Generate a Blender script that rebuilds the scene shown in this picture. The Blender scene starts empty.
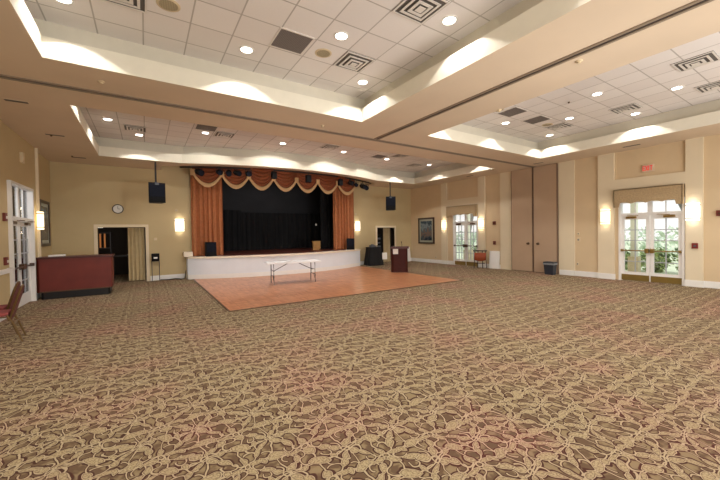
import bpy, bmesh, math, random
from mathutils import Vector, Matrix
random.seed(7)
SC = bpy.context.scene
COL = SC.collection
PI = math.pi

# ---------------------------------------------------------------- camera
F = 332.1091; CY = 238.8332; YAW = .5731; ROLL = .0157; PIT = -.0167; CH = 1.7
def ray(u, v):
    X = u - 360; Y = v - CY
    a = X*math.cos(ROLL) - Y*math.sin(ROLL); b = X*math.sin(ROLL) + Y*math.cos(ROLL)
    r = a/F; up = -b/F; fw = 1
    fw, up = fw*math.cos(PIT) - up*math.sin(PIT), up*math.cos(PIT) + fw*math.sin(PIT)
    return Vector((fw*math.sin(YAW) + r*math.cos(YAW), fw*math.cos(YAW) - r*math.sin(YAW), up))
fwd = ray(360, CY).normalized()
rgt = (ray(361, CY) - ray(360, CY)).normalized()
upv = rgt.cross(fwd).normalized()
cd = bpy.data.cameras.new('camera'); cam = bpy.data.objects.new('camera', cd); COL.objects.link(cam)
cd.sensor_width = 36; cd.lens = F/720*36; cd.shift_y = -(240 - CY)/720; cd.clip_start = .05; cd.clip_end = 300
M = Matrix.Identity(4)
for i in range(3):
    M[i][0] = rgt[i]; M[i][1] = upv[i]; M[i][2] = -fwd[i]
M[0][3] = 0; M[1][3] = 0; M[2][3] = CH
cam.matrix_world = M
SC.camera = cam
SC.view_settings.view_transform = 'Standard'
SC.view_settings.look = 'None'
SC.view_settings.exposure = 0.0

# ---------------------------------------------------------------- materials
def s2l(c): return tuple(((x/255)/12.92 if x/255 <= .04045 else ((x/255 + .055)/1.055)**2.4) for x in c)
def mat(name, rgb, rough=.6, metal=0, noise=0.0, nscale=6, emit=None, estr=0, spec=None, coat=0, bump=0, bscale=60):
    m = bpy.data.materials.new(name); m.use_nodes = True
    nt = m.node_tree; b = nt.nodes['Principled BSDF']
    c = s2l(rgb)
    b.inputs['Roughness'].default_value = rough; b.inputs['Metallic'].default_value = metal
    if spec is not None: b.inputs['Specular IOR Level'].default_value = spec
    if coat: b.inputs['Coat Weight'].default_value = coat
    tc = nt.nodes.new('ShaderNodeTexCoord')
    n = nt.nodes.new('ShaderNodeTexNoise'); n.inputs['Scale'].default_value = nscale; n.inputs['Detail'].default_value = 4
    nt.links.new(tc.outputs['Object'], n.inputs['Vector'])
    r = nt.nodes.new('ShaderNodeValToRGB')
    k = max(noise, .02)
    r.color_ramp.elements[0].position = .3; r.color_ramp.elements[1].position = .7
    r.color_ramp.elements[0].color = (*[x*(1 - k) for x in c], 1); r.color_ramp.elements[1].color = (*[min(1, x*(1 + k)) for x in c], 1)
    nt.links.new(n.outputs['Fac'], r.inputs[0]); nt.links.new(r.outputs[0], b.inputs['Base Color'])
    if emit:
        b.inputs['Emission Color'].default_value = (*s2l(emit), 1); b.inputs['Emission Strength'].default_value = estr
    if bump:
        n2 = nt.nodes.new('ShaderNodeTexNoise'); n2.inputs['Scale'].default_value = bscale
        nt.links.new(tc.outputs['Object'], n2.inputs['Vector'])
        bp = nt.nodes.new('ShaderNodeBump'); bp.inputs['Strength'].default_value = bump; bp.inputs['Distance'].default_value = .01
        nt.links.new(n2.outputs['Fac'], bp.inputs['Height']); nt.links.new(bp.outputs[0], b.inputs['Normal'])
    return m

class NG:
    """tiny wrapper for writing node maths"""
    def __init__(s, nt): s.nt = nt
    def n(s, t, **k):
        x = s.nt.nodes.new(t)
        for a, b in k.items(): setattr(x, a, b)
        return x
    def put(s, sock, v):
        if isinstance(v, bpy.types.NodeSocket): s.nt.links.new(v, sock)
        else: sock.default_value = v
    def m(s, op, a, b=None, c=None):
        x = s.n('ShaderNodeMath', operation=op); s.put(x.inputs[0], a)
        if b is not None: s.put(x.inputs[1], b)
        if c is not None: s.put(x.inputs[2], c)
        return x.outputs[0]
    def v(s, op, a, b=None, c=None, out=0):
        x = s.n('ShaderNodeVectorMath', operation=op); s.put(x.inputs[0], a)
        if b is not None: s.put(x.inputs[1], b)
        if c is not None: s.put(x.inputs[2], c)
        return x.outputs[out]
    def mix(s, f, a, b):
        x = s.n('ShaderNodeMix', data_type='RGBA'); s.put(x.inputs['Factor'], f)
        s.put(x.inputs['A'], a if isinstance(a, bpy.types.NodeSocket) else (*a, 1)); s.put(x.inputs['B'], b if isinstance(b, bpy.types.NodeSocket) else (*b, 1))
        return x.outputs['Result']
    def step(s, x, e0, e1):
        q = s.n('ShaderNodeMapRange', interpolation_type='SMOOTHSTEP'); s.put(q.inputs['Value'], x)
        q.inputs['From Min'].default_value = e0; q.inputs['From Max'].default_value = e1
        return q.outputs[0]

def carpet_mat():
    m = bpy.data.materials.new('patterned carpet'); m.use_nodes = True; nt = m.node_tree; g = NG(nt)
    b = nt.nodes['Principled BSDF']; b.inputs['Roughness'].default_value = .95; b.inputs['Specular IOR Level'].default_value = .1
    tc = g.n('ShaderNodeTexCoord')
    wob = g.n('ShaderNodeTexNoise'); wob.inputs['Scale'].default_value = 2.6; wob.inputs['Detail'].default_value = 3; nt.links.new(tc.outputs['Object'], wob.inputs['Vector'])
    w = g.v('SUBTRACT', wob.outputs['Color'], (.5, .5, .5)); w = g.v('MULTIPLY', w, (.20, .20, 0))
    p = g.v('ADD', tc.outputs['Object'], w); p = g.v('MULTIPLY', p, (1.3, 1.3, 0))
    S = .62
    def loc(cx, cy):
        d = g.v('SUBTRACT', p, (cx*S, cy*S, 0))
        return g.v('WRAP', d, (S/2, S/2, 1), (-S/2, -S/2, -1))
    def rot(d, a):
        x = g.n('ShaderNodeVectorRotate', rotation_type='Z_AXIS'); g.put(x.inputs['Vector'], d); x.inputs['Angle'].default_value = -math.radians(a)
        sp = g.n('ShaderNodeSeparateXYZ'); nt.links.new(x.outputs[0], sp.inputs[0]); return sp.outputs[0], sp.outputs[1]
    def leaf(cx, cy, a, L, W):
        x, y = rot(loc(cx, cy), a)
        L *= 1; dd = (L*L - W*W)/(2*W); R = dd + W
        yy = g.m('ADD', g.m('ABSOLUTE', y), dd)
        rr = g.m('SQRT', g.m('ADD', g.m('MULTIPLY', x, x), g.m('MULTIPLY', yy, yy)))
        return g.m('SUBTRACT', rr, R)
    def ring(cx, cy, r, a=None):
        d = loc(cx, cy); l = g.v('LENGTH', d, out=1)
        e = g.m('ABSOLUTE', g.m('SUBTRACT', l, r))
        if a is not None:
            x, y = rot(d, a)
            e = g.m('ADD', e, g.m('MULTIPLY', g.m('MAXIMUM', g.m('SUBTRACT', x, r*.45), 0), 1.0))
        return e
    leaves = []
    # pinwheel one: four leaves of different size around a node
    for (cx, cy, k) in ((.20, .22, 0), (.70, .74, 38)):
        for i, (a, L, W) in enumerate(((10, .082, .034), (98, .068, .040), (192, .086, .032), (280, .07, .042))):
            t = math.radians(a + k); o = (L + .028)/S
            leaves.append((cx + o*math.cos(t), cy + o*math.sin(t), a + k + (12 if i % 2 else -12), L, W))
    leaves += [(.70, .24, 25, .108, .056), (.22, .74, -35, .108, .058), (.46, .47, 70, .07, .036), (.95, .5, 120, .08, .036), (.46, .98, 160, .085, .038), (.97, .02, 60, .07, .038), (.48, .22, 100, .06, .03), (.96, .76, 20, .06, .032), (.88, .22, 80, .055, .03), (.44, .72, 110, .05, .03)]
    acc = None
    for l in leaves:
        s = leaf(*l); acc = s if acc is None else g.m('MINIMUM', acc, s)
    vines = None
    for v in [(.30, .42, .075, 200), (.38, .14, .06, 20), (.09, .36, .055, 100), (.55, .62, .065, 0), (.84, .62, .07, 250), (.60, .88, .06, 140), (.88, .88, .05, 60), (.85, .10, .06, 300), (.56, .32, .055, 170), (.08, .90, .06, 30), (.36, .62, .05, 300), (.40, .86, .045, 90), (.20, .22, .03, None), (.70, .74, .03, None), (.08, .08, .05, 210), (.95, .34, .05, 80)]:
        s = ring(*v); vines = s if vines is None else g.m('MINIMUM', vines, s)
    sp = g.n('ShaderNodeSeparateXYZ'); nt.links.new(p, sp.inputs[0])
    for (ax, ph, off, amp) in ((0, 0, .22, .09), (0, 2, .73, .08), (1, 1, .21, .08), (1, 3.2, .71, .09)):
        a_, b_ = sp.outputs[ax], sp.outputs[1 - ax]
        sn = g.m('MULTIPLY', g.m('SINE', g.m('ADD', g.m('MULTIPLY', a_, 2*PI/S), ph)), amp*S*.6)
        q = g.m('SUBTRACT', g.m('SUBTRACT', b_, sn), off*S)
        q = g.m('ABSOLUTE', g.m('WRAP', q, S/2, -S/2))
        vines = g.m('MINIMUM', vines, q)
    n1 = g.n('ShaderNodeTexNoise'); n1.inputs['Scale'].default_value = .9; n1.inputs['Detail'].default_value = 2; nt.links.new(tc.outputs['Object'], n1.inputs['Vector'])
    tint = g.step(n1.outputs['Fac'], .42, .72)
    n2 = g.n('ShaderNodeTexNoise'); n2.inputs['Scale'].default_value = 70; n2.inputs['Detail'].default_value = 3; nt.links.new(tc.outputs['Object'], n2.inputs['Vector'])
    sp2 = g.step(n2.outputs['Fac'], .42, .62)
    n3 = g.n('ShaderNodeTexNoise'); n3.inputs['Scale'].default_value = 9; n3.inputs['Detail'].default_value = 2; nt.links.new(tc.outputs['Object'], n3.inputs['Vector'])
    sp3 = g.step(n3.outputs['Fac'], .42, .58)
    mid = g.mix(tint, s2l(CARP['mid1']), s2l(CARP['mid2']))
    mid = g.mix(g.m('MULTIPLY', sp3, .8), mid, s2l(CARP['dark2']))
    dark = g.mix(tint, s2l(CARP['dark1']), s2l(CARP['dark3']))
    lite = g.mix(tint, s2l(CARP['lite1']), s2l(CARP['lite2']))
    leafc = g.mix(g.m('MULTIPLY', sp2, .5), g.mix(tint, s2l(CARP['leaf1']), s2l(CARP['leaf2'])), dark)
    # from outside inwards
    c = g.mix(g.step(g.m('ADD', acc, g.m('MULTIPLY', sp3, .006)), .016, .026), dark, mid)
    vd = g.step(vines, .013, .019)
    c = g.mix(vd, dark, c)
    c = g.mix(g.step(vines, .005, .009), lite, c)
    c = g.mix(g.step(acc, -.001, .001), lite, c)
    c = g.mix(g.step(acc, -.0135, -.0105), leafc, g.mix(g.step(acc, -.0085, -.006), g.mix(.35, dark, leafc), c))
    nt.links.new(c, b.inputs['Base Color'])
    bp = g.n('ShaderNodeBump'); bp.inputs['Strength'].default_value = .3; bp.inputs['Distance'].default_value = .004
    nt.links.new(n2.outputs['Fac'], bp.inputs['Height']); nt.links.new(bp.outputs[0], b.inputs['Normal'])
    return m
CARP = dict(mid1=(136, 119, 90), mid2=(136, 110, 88), dark1=(72, 48, 40), dark2=(88, 66, 52), dark3=(88, 44, 40), lite1=(172, 156, 126), lite2=(180, 150, 128), leaf1=(170, 153, 119), leaf2=(170, 145, 117))

def parquet_mat():
    m = bpy.data.materials.new('parquet wood'); m.use_nodes = True; nt = m.node_tree; g = NG(nt)
    b = nt.nodes['Principled BSDF']; b.inputs['Roughness'].default_value = .3
    tc = g.n('ShaderNodeTexCoord'); T = .305
    q = g.v('SCALE', tc.outputs['Object']); q.node.inputs['Scale'].default_value = 1/T
    fl = g.v('FLOOR', q)
    sp = g.n('ShaderNodeSeparateXYZ'); nt.links.new(fl, sp.inputs[0])
    par = g.m('MODULO', g.m('ABSOLUTE', g.m('ADD', sp.outputs[0], sp.outputs[1])), 2)
    s2 = g.n('ShaderNodeSeparateXYZ'); nt.links.new(q, s2.inputs[0])
    across = g.m('ADD', g.m('MULTIPLY', s2.outputs[0], par), g.m('MULTIPLY', s2.outputs[1], g.m('SUBTRACT', 1, par)))
    st = g.m('FLOOR', g.m('MULTIPLY', across, 5))
    cb = g.n('ShaderNodeCombineXYZ'); nt.links.new(sp.outputs[0], cb.inputs[0]); nt.links.new(sp.outputs[1], cb.inputs[1]); nt.links.new(st, cb.inputs[2])
    wn = g.n('ShaderNodeTexWhiteNoise'); nt.links.new(cb.outputs[0], wn.inputs['Vector'])
    c = g.mix(wn.outputs['Value'], s2l((176, 112, 74)), s2l((206, 146, 104)))
    e = g.m('ABSOLUTE', g.m('SUBTRACT', g.m('FRACT', s2.outputs[0]), .5)); e2 = g.m('ABSOLUTE', g.m('SUBTRACT', g.m('FRACT', s2.outputs[1]), .5))
    ed = g.step(g.m('MAXIMUM', e, e2), .482, .495)
    c = g.mix(ed, c, s2l((138, 78, 44)))
    nt.links.new(c, b.inputs['Base Color'])
    return m

def tile_mat():
    m = bpy.data.materials.new('ceiling tiles'); m.use_nodes = True; nt = m.node_tree; g = NG(nt)
    b = nt.nodes['Principled BSDF']; b.inputs['Roughness'].default_value = .9
    tc = g.n('ShaderNodeTexCoord'); P_ = .6065
    q = g.v('SUBTRACT', tc.outputs['Object'], (.04, 5.65, 0)); q = g.v('SCALE', q); q.node.inputs['Scale'].default_value = 1/P_
    sp = g.n('ShaderNodeSeparateXYZ'); nt.links.new(q, sp.inputs[0])
    e = g.m('ABSOLUTE', g.m('SUBTRACT', g.m('FRACT', sp.outputs[0]), .5)); e2 = g.m('ABSOLUTE', g.m('SUBTRACT', g.m('FRACT', sp.outputs[1]), .5))
    ed = g.step(g.m('MAXIMUM', e, e2), .478, .488)
    wn = g.n('ShaderNodeTexWhiteNoise'); nt.links.new(g.v('FLOOR', q), wn.inputs['Vector'])
    n2 = g.n('ShaderNodeTexNoise'); n2.inputs['Scale'].default_value = 40; nt.links.new(tc.outputs['Object'], n2.inputs['Vector'])
    c = g.mix(wn.outputs['Value'], s2l((232, 226, 222)), s2l((240, 235, 231)))
    c = g.mix(g.m('MULTIPLY', n2.outputs['Fac'], .15), c, s2l((205, 198, 190)))
    c = g.mix(ed, c, s2l((186, 179, 172)))
    nt.links.new(c, b.inputs['Base Color'])
    return m

def grid_mat(name, a, b_, pitch=.02):
    m = bpy.data.materials.new(name); m.use_nodes = True; nt = m.node_tree; g = NG(nt)
    b = nt.nodes['Principled BSDF']; b.inputs['Roughness'].default_value = .7
    tc = g.n('ShaderNodeTexCoord'); q = g.v('SCALE', tc.outputs['Object']); q.node.inputs['Scale'].default_value = 1/pitch
    sp = g.n('ShaderNodeSeparateXYZ'); nt.links.new(q, sp.inputs[0])
    e = g.m('ABSOLUTE', g.m('SUBTRACT', g.m('FRACT', sp.outputs[0]), .5)); e2 = g.m('ABSOLUTE', g.m('SUBTRACT', g.m('FRACT', sp.outputs[1]), .5))
    c = g.mix(g.step(g.m('MAXIMUM', e, e2), .3, .35), s2l(a), s2l(b_)); nt.links.new(c, b.inputs['Base Color'])
    return m

def foliage_mat(name, a, b_):
    m = bpy.data.materials.new(name); m.use_nodes = True; nt = m.node_tree; g = NG(nt)
    b = nt.nodes['Principled BSDF']; b.inputs['Roughness'].default_value = .6
    tc = g.n('ShaderNodeTexCoord'); n = g.n('ShaderNodeTexNoise'); n.inputs['Scale'].default_value = 4; nt.links.new(tc.outputs['Object'], n.inputs['Vector'])
    nt.links.new(g.mix(g.step(n.outputs['Fac'], .35, .65), s2l(a), s2l(b_)), b.inputs['Base Color'])
    return m

def art_mat(name, cols, axis=1):
    """a blurry painting: procedural blotches graded from sky to figures"""
    m = bpy.data.materials.new(name); m.use_nodes = True; nt = m.node_tree; g = NG(nt)
    b = nt.nodes['Principled BSDF']; b.inputs['Roughness'].default_value = .25
    tc = g.n('ShaderNodeTexCoord'); n = g.n('ShaderNodeTexNoise'); n.inputs['Scale'].default_value = 5; n.inputs['Detail'].default_value = 3; nt.links.new(tc.outputs['Object'], n.inputs['Vector'])
    sp = g.n('ShaderNodeSeparateXYZ'); nt.links.new(tc.outputs['Object'], sp.inputs[0])
    z = g.m('ADD', g.m('MULTIPLY', sp.outputs[2], .75), g.m('MULTIPLY', g.m('SUBTRACT', n.outputs['Fac'], .5), 1.1))
    r = g.n('ShaderNodeValToRGB'); nt.links.new(g.m('ADD', z, .0), r.inputs[0])
    el = r.color_ramp.elements
    while len(el) < len(cols): el.new(.5)
    for i, c in enumerate(cols):
        el[i].position = .02 + .9*i/(len(cols) - 1); el[i].color = (*s2l(c), 1)
    nt.links.new(r.outputs[0], b.inputs['Base Color'])
    return m

MT = dict(
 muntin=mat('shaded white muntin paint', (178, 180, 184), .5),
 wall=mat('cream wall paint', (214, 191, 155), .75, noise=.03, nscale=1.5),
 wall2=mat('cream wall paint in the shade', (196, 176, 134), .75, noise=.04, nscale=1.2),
 pil=mat('pilaster paint', (226, 211, 182), .75, noise=.02, nscale=2),
 soff=mat('soffit paint', (216, 197, 172), .85, noise=.03, nscale=1.2),
 lip=mat('cove lip paint', (232, 226, 208), .8, noise=.01),
 cove=mat('cove band paint', (214, 207, 190), .85, noise=.02),
 tile=tile_mat(), white=mat('white trim paint', (236, 234, 230), .45, noise=.02),
 apron=mat('stage apron paint', (228, 232, 238), .5, noise=.03, nscale=2),
 lipc=mat('stage nosing cream', (238, 226, 204), .45, noise=.03),
 carpet=carpet_mat(), parquet=parquet_mat(),
 deck=mat('stage deck wood', (104, 48, 38), .35, noise=.12, nscale=8),
 track=mat('dark partition track', (58, 48, 42), .6),
 trackedge=mat('track edge metal', (150, 134, 116), .5, metal=.3),
 black=mat('black fabric', (20, 20, 22), .9, noise=.2), blackw=mat('black painted wall', (44, 44, 47), .9, noise=.15, nscale=1.2),
 blackp=mat('black plastic', (12, 12, 14), .6, spec=.15), navy=mat('speaker grille', (24, 27, 37), .8, spec=.1, noise=.2, nscale=40),
 velvet=mat('rust velvet', (178, 112, 70), .8, noise=.12, nscale=10),
 velvet2=mat('rust valance', (146, 82, 50), .8, noise=.1, nscale=10),
 trimc=mat('cream fringe', (222, 184, 136), .8, noise=.06, nscale=20),
 taupe=mat('taupe partition vinyl', (182, 156, 130), .8, noise=.03, nscale=2, bump=.1),
 taupeedge=mat('partition edge', (122, 98, 80), .6),
 mahog=mat('mahogany laminate', (112, 38, 26), .5, noise=.12, nscale=3),
 mahog2=mat('dark mahogany edge', (78, 30, 24), .4, noise=.1),
 lect=mat('lectern mahogany', (68, 27, 21), .6, spec=.25, noise=.12, nscale=4),
 toe=mat('black toe kick', (22, 18, 18), .5),
 brass=mat('brass', (150, 122, 66), .35, metal=.6), brassd=mat('aged brass kick plate', (140, 116, 60), .4, metal=.4, noise=.08),
 bronze=mat('bronze hardware', (92, 70, 52), .4, metal=.5),
 steel=mat('dark grey steel', (72, 72, 78), .4, metal=.6), tablet=mat('white plastic table top', (250, 252, 255), .4, spec=.3),
 shade=mat('frosted sconce glass', (255, 250, 240), .4, emit=(255, 244, 226), estr=2.2),
 shadew=mat('warm sconce glass', (255, 246, 226), .4, emit=(255, 232, 190), estr=1.8),
 lamp=mat('lit downlight lens', (255, 255, 250), .4, emit=(255, 250, 240), estr=12),
 ring=mat('white lamp trim', (240, 238, 232), .5),
 grey=mat('return grille', (116, 108, 104), .7), vent=mat('vent frame white', (226, 220, 212), .5), ventd=mat('vent shadow gap', (104, 98, 92), .8),
 speakc=grid_mat('ceiling speaker mesh', (186, 172, 140), (150, 138, 112)),
 valv=mat('woven tan valance', (178, 154, 118), .9, noise=.14, nscale=24, bump=.3),
 drape=mat('beige drape', (196, 176, 136), .85, noise=.05), red=mat('red device', (124, 36, 32), .4), brownred=mat('brown red device', (112, 44, 34), .5),
 plate=mat('ivory plate', (214, 196, 162), .5), exitw=mat('exit sign face', (214, 190, 164), .5), exitr=mat('exit sign red', (205, 40, 42), .5, emit=(230, 40, 50), estr=.5),
 framew=mat('dark brown picture frame', (50, 28, 20), .35, noise=.1), matb=mat('grey green picture mount', (170, 172, 156), .7),
 art=art_mat('painting of figures', [(28, 34, 42), (46, 64, 80), (88, 92, 96), (126, 106, 94), (78, 96, 106), (130, 146, 152), (52, 72, 84)]),
 gold=mat('gold metal frame', (104, 78, 42), .4, metal=.6), maroon=mat('maroon vinyl', (104, 48, 42), .6, noise=.08), maroonp=mat('maroon seat fabric', (140, 66, 64), .8, noise=.1),
 wood=mat('golden plywood', (170, 124, 62), .6, noise=.12), orangew=mat('orange brown leather', (150, 66, 28), .5, noise=.1), darkw=mat('espresso wood', (42, 26, 22), .4),
 bin=mat('dark blue grey bin', (36, 42, 54), .45), bag=mat('clear bin liner', (130, 136, 140), .3),
 paper=mat('white paper', (240, 238, 232), .8), clockf=mat('clock face', (226, 224, 216), .5), cable=mat('black cable', (20, 18, 18), .6),
 conc=mat('pale paving', (235, 232, 224), .8, noise=.05), asph=mat('sunlit lawn', (214, 222, 190), .9, noise=.15, nscale=.8),
 leafa=foliage_mat('hedge leaves', (70, 98, 54), (176, 196, 128)), leafb=foliage_mat('tree leaves', (186, 204, 176), (226, 236, 220)), bark=mat('bark', (128, 124, 122), .9, noise=.2, nscale=12),
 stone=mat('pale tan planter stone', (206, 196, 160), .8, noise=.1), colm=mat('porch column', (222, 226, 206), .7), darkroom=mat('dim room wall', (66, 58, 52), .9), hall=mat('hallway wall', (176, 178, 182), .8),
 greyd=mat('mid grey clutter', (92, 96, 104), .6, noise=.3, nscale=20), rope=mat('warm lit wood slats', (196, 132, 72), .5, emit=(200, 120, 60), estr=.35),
)
gm = bpy.data.materials.new('clear door glass'); gm.use_nodes = True
nt = gm.node_tree; nt.nodes.remove(nt.nodes['Principled BSDF'])
tr = nt.nodes.new('ShaderNodeBsdfTransparent'); gl = nt.nodes.new('ShaderNodeBsdfGlossy'); gl.inputs['Roughness'].default_value = .03
fr = nt.nodes.new('ShaderNodeFresnel'); fr.inputs[0].default_value = 1.45; mx = nt.nodes.new('ShaderNodeMixShader')
nt.links.new(fr.outputs[0], mx.inputs[0]); nt.links.new(tr.outputs[0], mx.inputs[1]); nt.links.new(gl.outputs[0], mx.inputs[2])
nt.links.new(mx.outputs[0], nt.nodes['Material Output'].inputs[0])
MT['glass'] = gm

# ---------------------------------------------------------------- mesh helpers
class MB:
    def __init__(s): s.bm = bmesh.new()
    def box(s, x0, x1, y0, y1, z0, z1, M=None, bev=0):
        r = bmesh.ops.create_cube(s.bm, size=1)
        vs = r['verts']
        T = Matrix.Translation(((x0+x1)/2, (y0+y1)/2, (z0+z1)/2)) @ Matrix.Diagonal((abs(x1-x0), abs(y1-y0), abs(z1-z0), 1))
        bmesh.ops.transform(s.bm, matrix=T, verts=vs)
        if bev:
            es = list({e for v in vs for e in v.link_edges})
            rr = bmesh.ops.bevel(s.bm, geom=es, offset=bev, segments=2, affect='EDGES', profile=.5)
            vs = list({v for f in rr['faces'] for v in f.verts} | {v for v in vs if v.is_valid})
        if M is not None: bmesh.ops.transform(s.bm, matrix=M, verts=vs)
        return s
    def tube(s, pts, r, n=8, closed=False, M=None):
        pts = [Vector(p) for p in pts]; N = len(pts); rings = []
        for i, p in enumerate(pts):
            a = pts[i-1] if (i > 0 or closed) else p; b = pts[(i+1) % N] if (i < N-1 or closed) else p
            t = (b - a).normalized()
            u = t.cross(Vector((0, 0, 1)))
            if u.length < .05: u = t.cross(Vector((0, 1, 0)))
            u.normalize(); w = t.cross(u)
            rr = r[i] if isinstance(r, (list, tuple)) else r
            rings.append([s.bm.verts.new(p + u*rr*math.cos(2*PI*k/n) + w*rr*math.sin(2*PI*k/n)) for k in range(n)])
        for i in range(N if closed else N-1):
            A, B = rings[i], rings[(i+1) % N]
            for k in range(n): s.bm.faces.new((A[k], A[(k+1) % n], B[(k+1) % n], B[k]))
        if not closed: s.bm.faces.new(rings[0][::-1]); s.bm.faces.new(rings[-1])
        if M is not None: bmesh.ops.transform(s.bm, matrix=M, verts=[v for q in rings for v in q])
        return s
    def lathe(s, prof, c=(0, 0, 0), n=24, M=None):
        rings = []
        for r, z in prof:
            rings.append([s.bm.verts.new((c[0] + r*math.cos(2*PI*k/n), c[1] + r*math.sin(2*PI*k/n), c[2] + z)) for k in range(n)])
        for A, B in zip(rings, rings[1:]):
            for k in range(n): s.bm.faces.new((A[k], A[(k+1) % n], B[(k+1) % n], B[k]))
        s.bm.faces.new(rings[0][::-1]); s.bm.faces.new(rings[-1])
        if M is not None: bmesh.ops.transform(s.bm, matrix=M, verts=[v for q in rings for v in q])
        return s
    def prism(s, poly, z0, z1, M=None):
        A = [s.bm.verts.new((x, y, z0)) for x, y in poly]; B = [s.bm.verts.new((x, y, z1)) for x, y in poly]; n = len(poly)
        for k in range(n): s.bm.faces.new((A[k], A[(k+1) % n], B[(k+1) % n], B[k]))
        s.bm.faces.new(A[::-1]); s.bm.faces.new(B)
        if M is not None: bmesh.ops.transform(s.bm, matrix=M, verts=A + B)
        return s
    def grid(s, fn, nu, nv):
        V = [[s.bm.verts.new(fn(i/nu, j/nv)) for j in range(nv+1)] for i in range(nu+1)]
        for i in range(nu):
            for j in range(nv): s.bm.faces.new((V[i][j], V[i+1][j], V[i+1][j+1], V[i][j+1]))
        return s
    def build(s, name, m, parent=None, smooth=False, loc=None, solid=0):
        bmesh.ops.recalc_face_normals(s.bm, faces=s.bm.faces)
        me = bpy.data.meshes.new(name); s.bm.to_mesh(me); s.bm.free()
        me.materials.append(MT[m] if isinstance(m, str) else m)
        if smooth:
            for p in me.polygons: p.use_smooth = True
        o = bpy.data.objects.new(name, me); COL.objects.link(o)
        if parent is not None: o.parent = parent
        if loc is not None: o.location = loc
        if solid:
            md = o.modifiers.new('thickness', 'SOLIDIFY'); md.thickness = solid
        return o

def empty(name, label, cat, loc=(0, 0, 0), rz=0, group=None):
    o = bpy.data.objects.new(name, None); COL.objects.link(o); o.location = loc; o.rotation_euler = (0, 0, rz); o.empty_display_size = .1
    o['label'] = label; o['category'] = cat
    if group: o['group'] = group
    return o
def tag(o, label, cat, group=None, kind=None):
    o['label'] = label; o['category'] = cat
    if group: o['group'] = group
    if kind: o['kind'] = kind
    return o
def struct(o): o['kind'] = 'structure'; return o
def dup(root, loc, rz=None, label=None):
    r = root.copy(); COL.objects.link(r); r.location = loc
    if rz is not None: r.rotation_euler = (0, 0, rz)
    if label: r['label'] = label
    for ch in list(root.children):
        c = ch.copy(); COL.objects.link(c); c.parent = r
        for g_ in list(ch.children):
            d = g_.copy(); COL.objects.link(d); d.parent = c
    return r

# ---------------------------------------------------------------- room numbers
XL, XR, YB, YN, H, ZT = -2.6, 13.37, 15.05, -5.0, 4.28, 4.93
XC = 5.37
ZL = 4.59

# floor
struct(MB().box(XL - .3, XR + .3, YN, YB + 4.5, -.1, 0).build('floor', 'carpet'))

# wall with rectangular openings; axis 'x' wall lies along X at y0..y1, axis 'y' lies along Y at x0..x1
def wall(name, axis, a0, a1, t0, t1, z0, z1, holes, m='wall'):
    As = sorted({a0, a1, *[h[0] for h in holes], *[h[1] for h in holes]}); Zs = sorted({z0, z1, *[h[2] for h in holes], *[h[3] for h in holes]})
    Zs = [z for z in Zs if z0 <= z <= z1]
    b = MB()
    for i in range(len(As)-1):
        for j in range(len(Zs)-1):
            ca, cz = (As[i]+As[i+1])/2, (Zs[j]+Zs[j+1])/2
            if any(h[0] < ca < h[1] and h[2] < cz < h[3] for h in holes): continue
            if axis == 'x': b.box(As[i], As[i+1], t0, t1, Zs[j], Zs[j+1])
            else: b.box(t0, t1, As[i], As[i+1], Zs[j], Zs[j+1])
    bmesh.ops.remove_doubles(b.bm, verts=b.bm.verts, dist=1e-5)
    seen = {}
    for f in list(b.bm.faces):
        k = tuple(round(q, 4) for q in f.calc_center_median())
        if k in seen:
            seen[k].append(f)
        else: seen[k] = [f]
    dead = [f for l in seen.values() if len(l) > 1 for f in l]
    bmesh.ops.delete(b.bm, geom=dead, context='FACES_ONLY')
    return struct(b.build(name, m))

D1 = (10.24, 11.80)   # far glass door
D2 = (3.03, 4.66)     # near glass door
wall('wall_right', 'y', YN, YB + .15, XR, XR + .2, 0, H, [(D1[0], D1[1], 0, 2.62), (D2[0], D2[1], 0, 2.62)])
LD = (10.60, 12.40)
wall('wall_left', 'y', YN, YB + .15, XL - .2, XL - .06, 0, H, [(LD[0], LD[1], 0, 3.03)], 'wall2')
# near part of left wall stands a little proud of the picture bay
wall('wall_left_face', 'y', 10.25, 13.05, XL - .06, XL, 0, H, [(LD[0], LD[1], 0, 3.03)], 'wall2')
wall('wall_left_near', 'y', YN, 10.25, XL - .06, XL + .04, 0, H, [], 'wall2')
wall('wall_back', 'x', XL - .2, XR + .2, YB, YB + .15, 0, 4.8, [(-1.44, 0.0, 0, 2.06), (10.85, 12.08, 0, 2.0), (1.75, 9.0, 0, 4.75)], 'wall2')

# stage arcs -----------------------------------------------------
def arc(xa, xb, yend, ymid, n=28, d=0):
    xc = (xa+xb)/2; c = (xb-xa)/2; s = yend - ymid; R = (c*c + s*s)/(2*s); yc = ymid + R; R2 = R - d
    ye = yend + d
    hw = math.sqrt(max(0, R2*R2 - (yc-ye)**2)); a1 = math.asin(hw/R2)
    return [(xc + R2*math.sin(a), yc - R2*math.cos(a)) for a in [a1 - 2*a1*i/n for i in range(n+1)]]   # right to left
def rect(x0, x1, y0, y1, d=0): return [(x0-d, y0-d), (x1+d, y0-d), (x1+d, y1+d), (x0-d, y1+d)]
def tray1(d=0): return rect(-1.18, 4.27, -3.6, 6.45, d)
def tray3(d=0): return rect(6.40, 11.96, -3.6, 6.50, d)
def tray2(d=0): return [(-1.18-d, 8.49-d), (12.1+d, 8.49-d), (12.1+d, 13.3+d)] + arc(1.15, 9.59, 13.3, 12.4, d=d) + [(-1.18-d, 13.3+d)]
OUT = arc(.56, 10.18, 14.2, 12.77)
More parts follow.
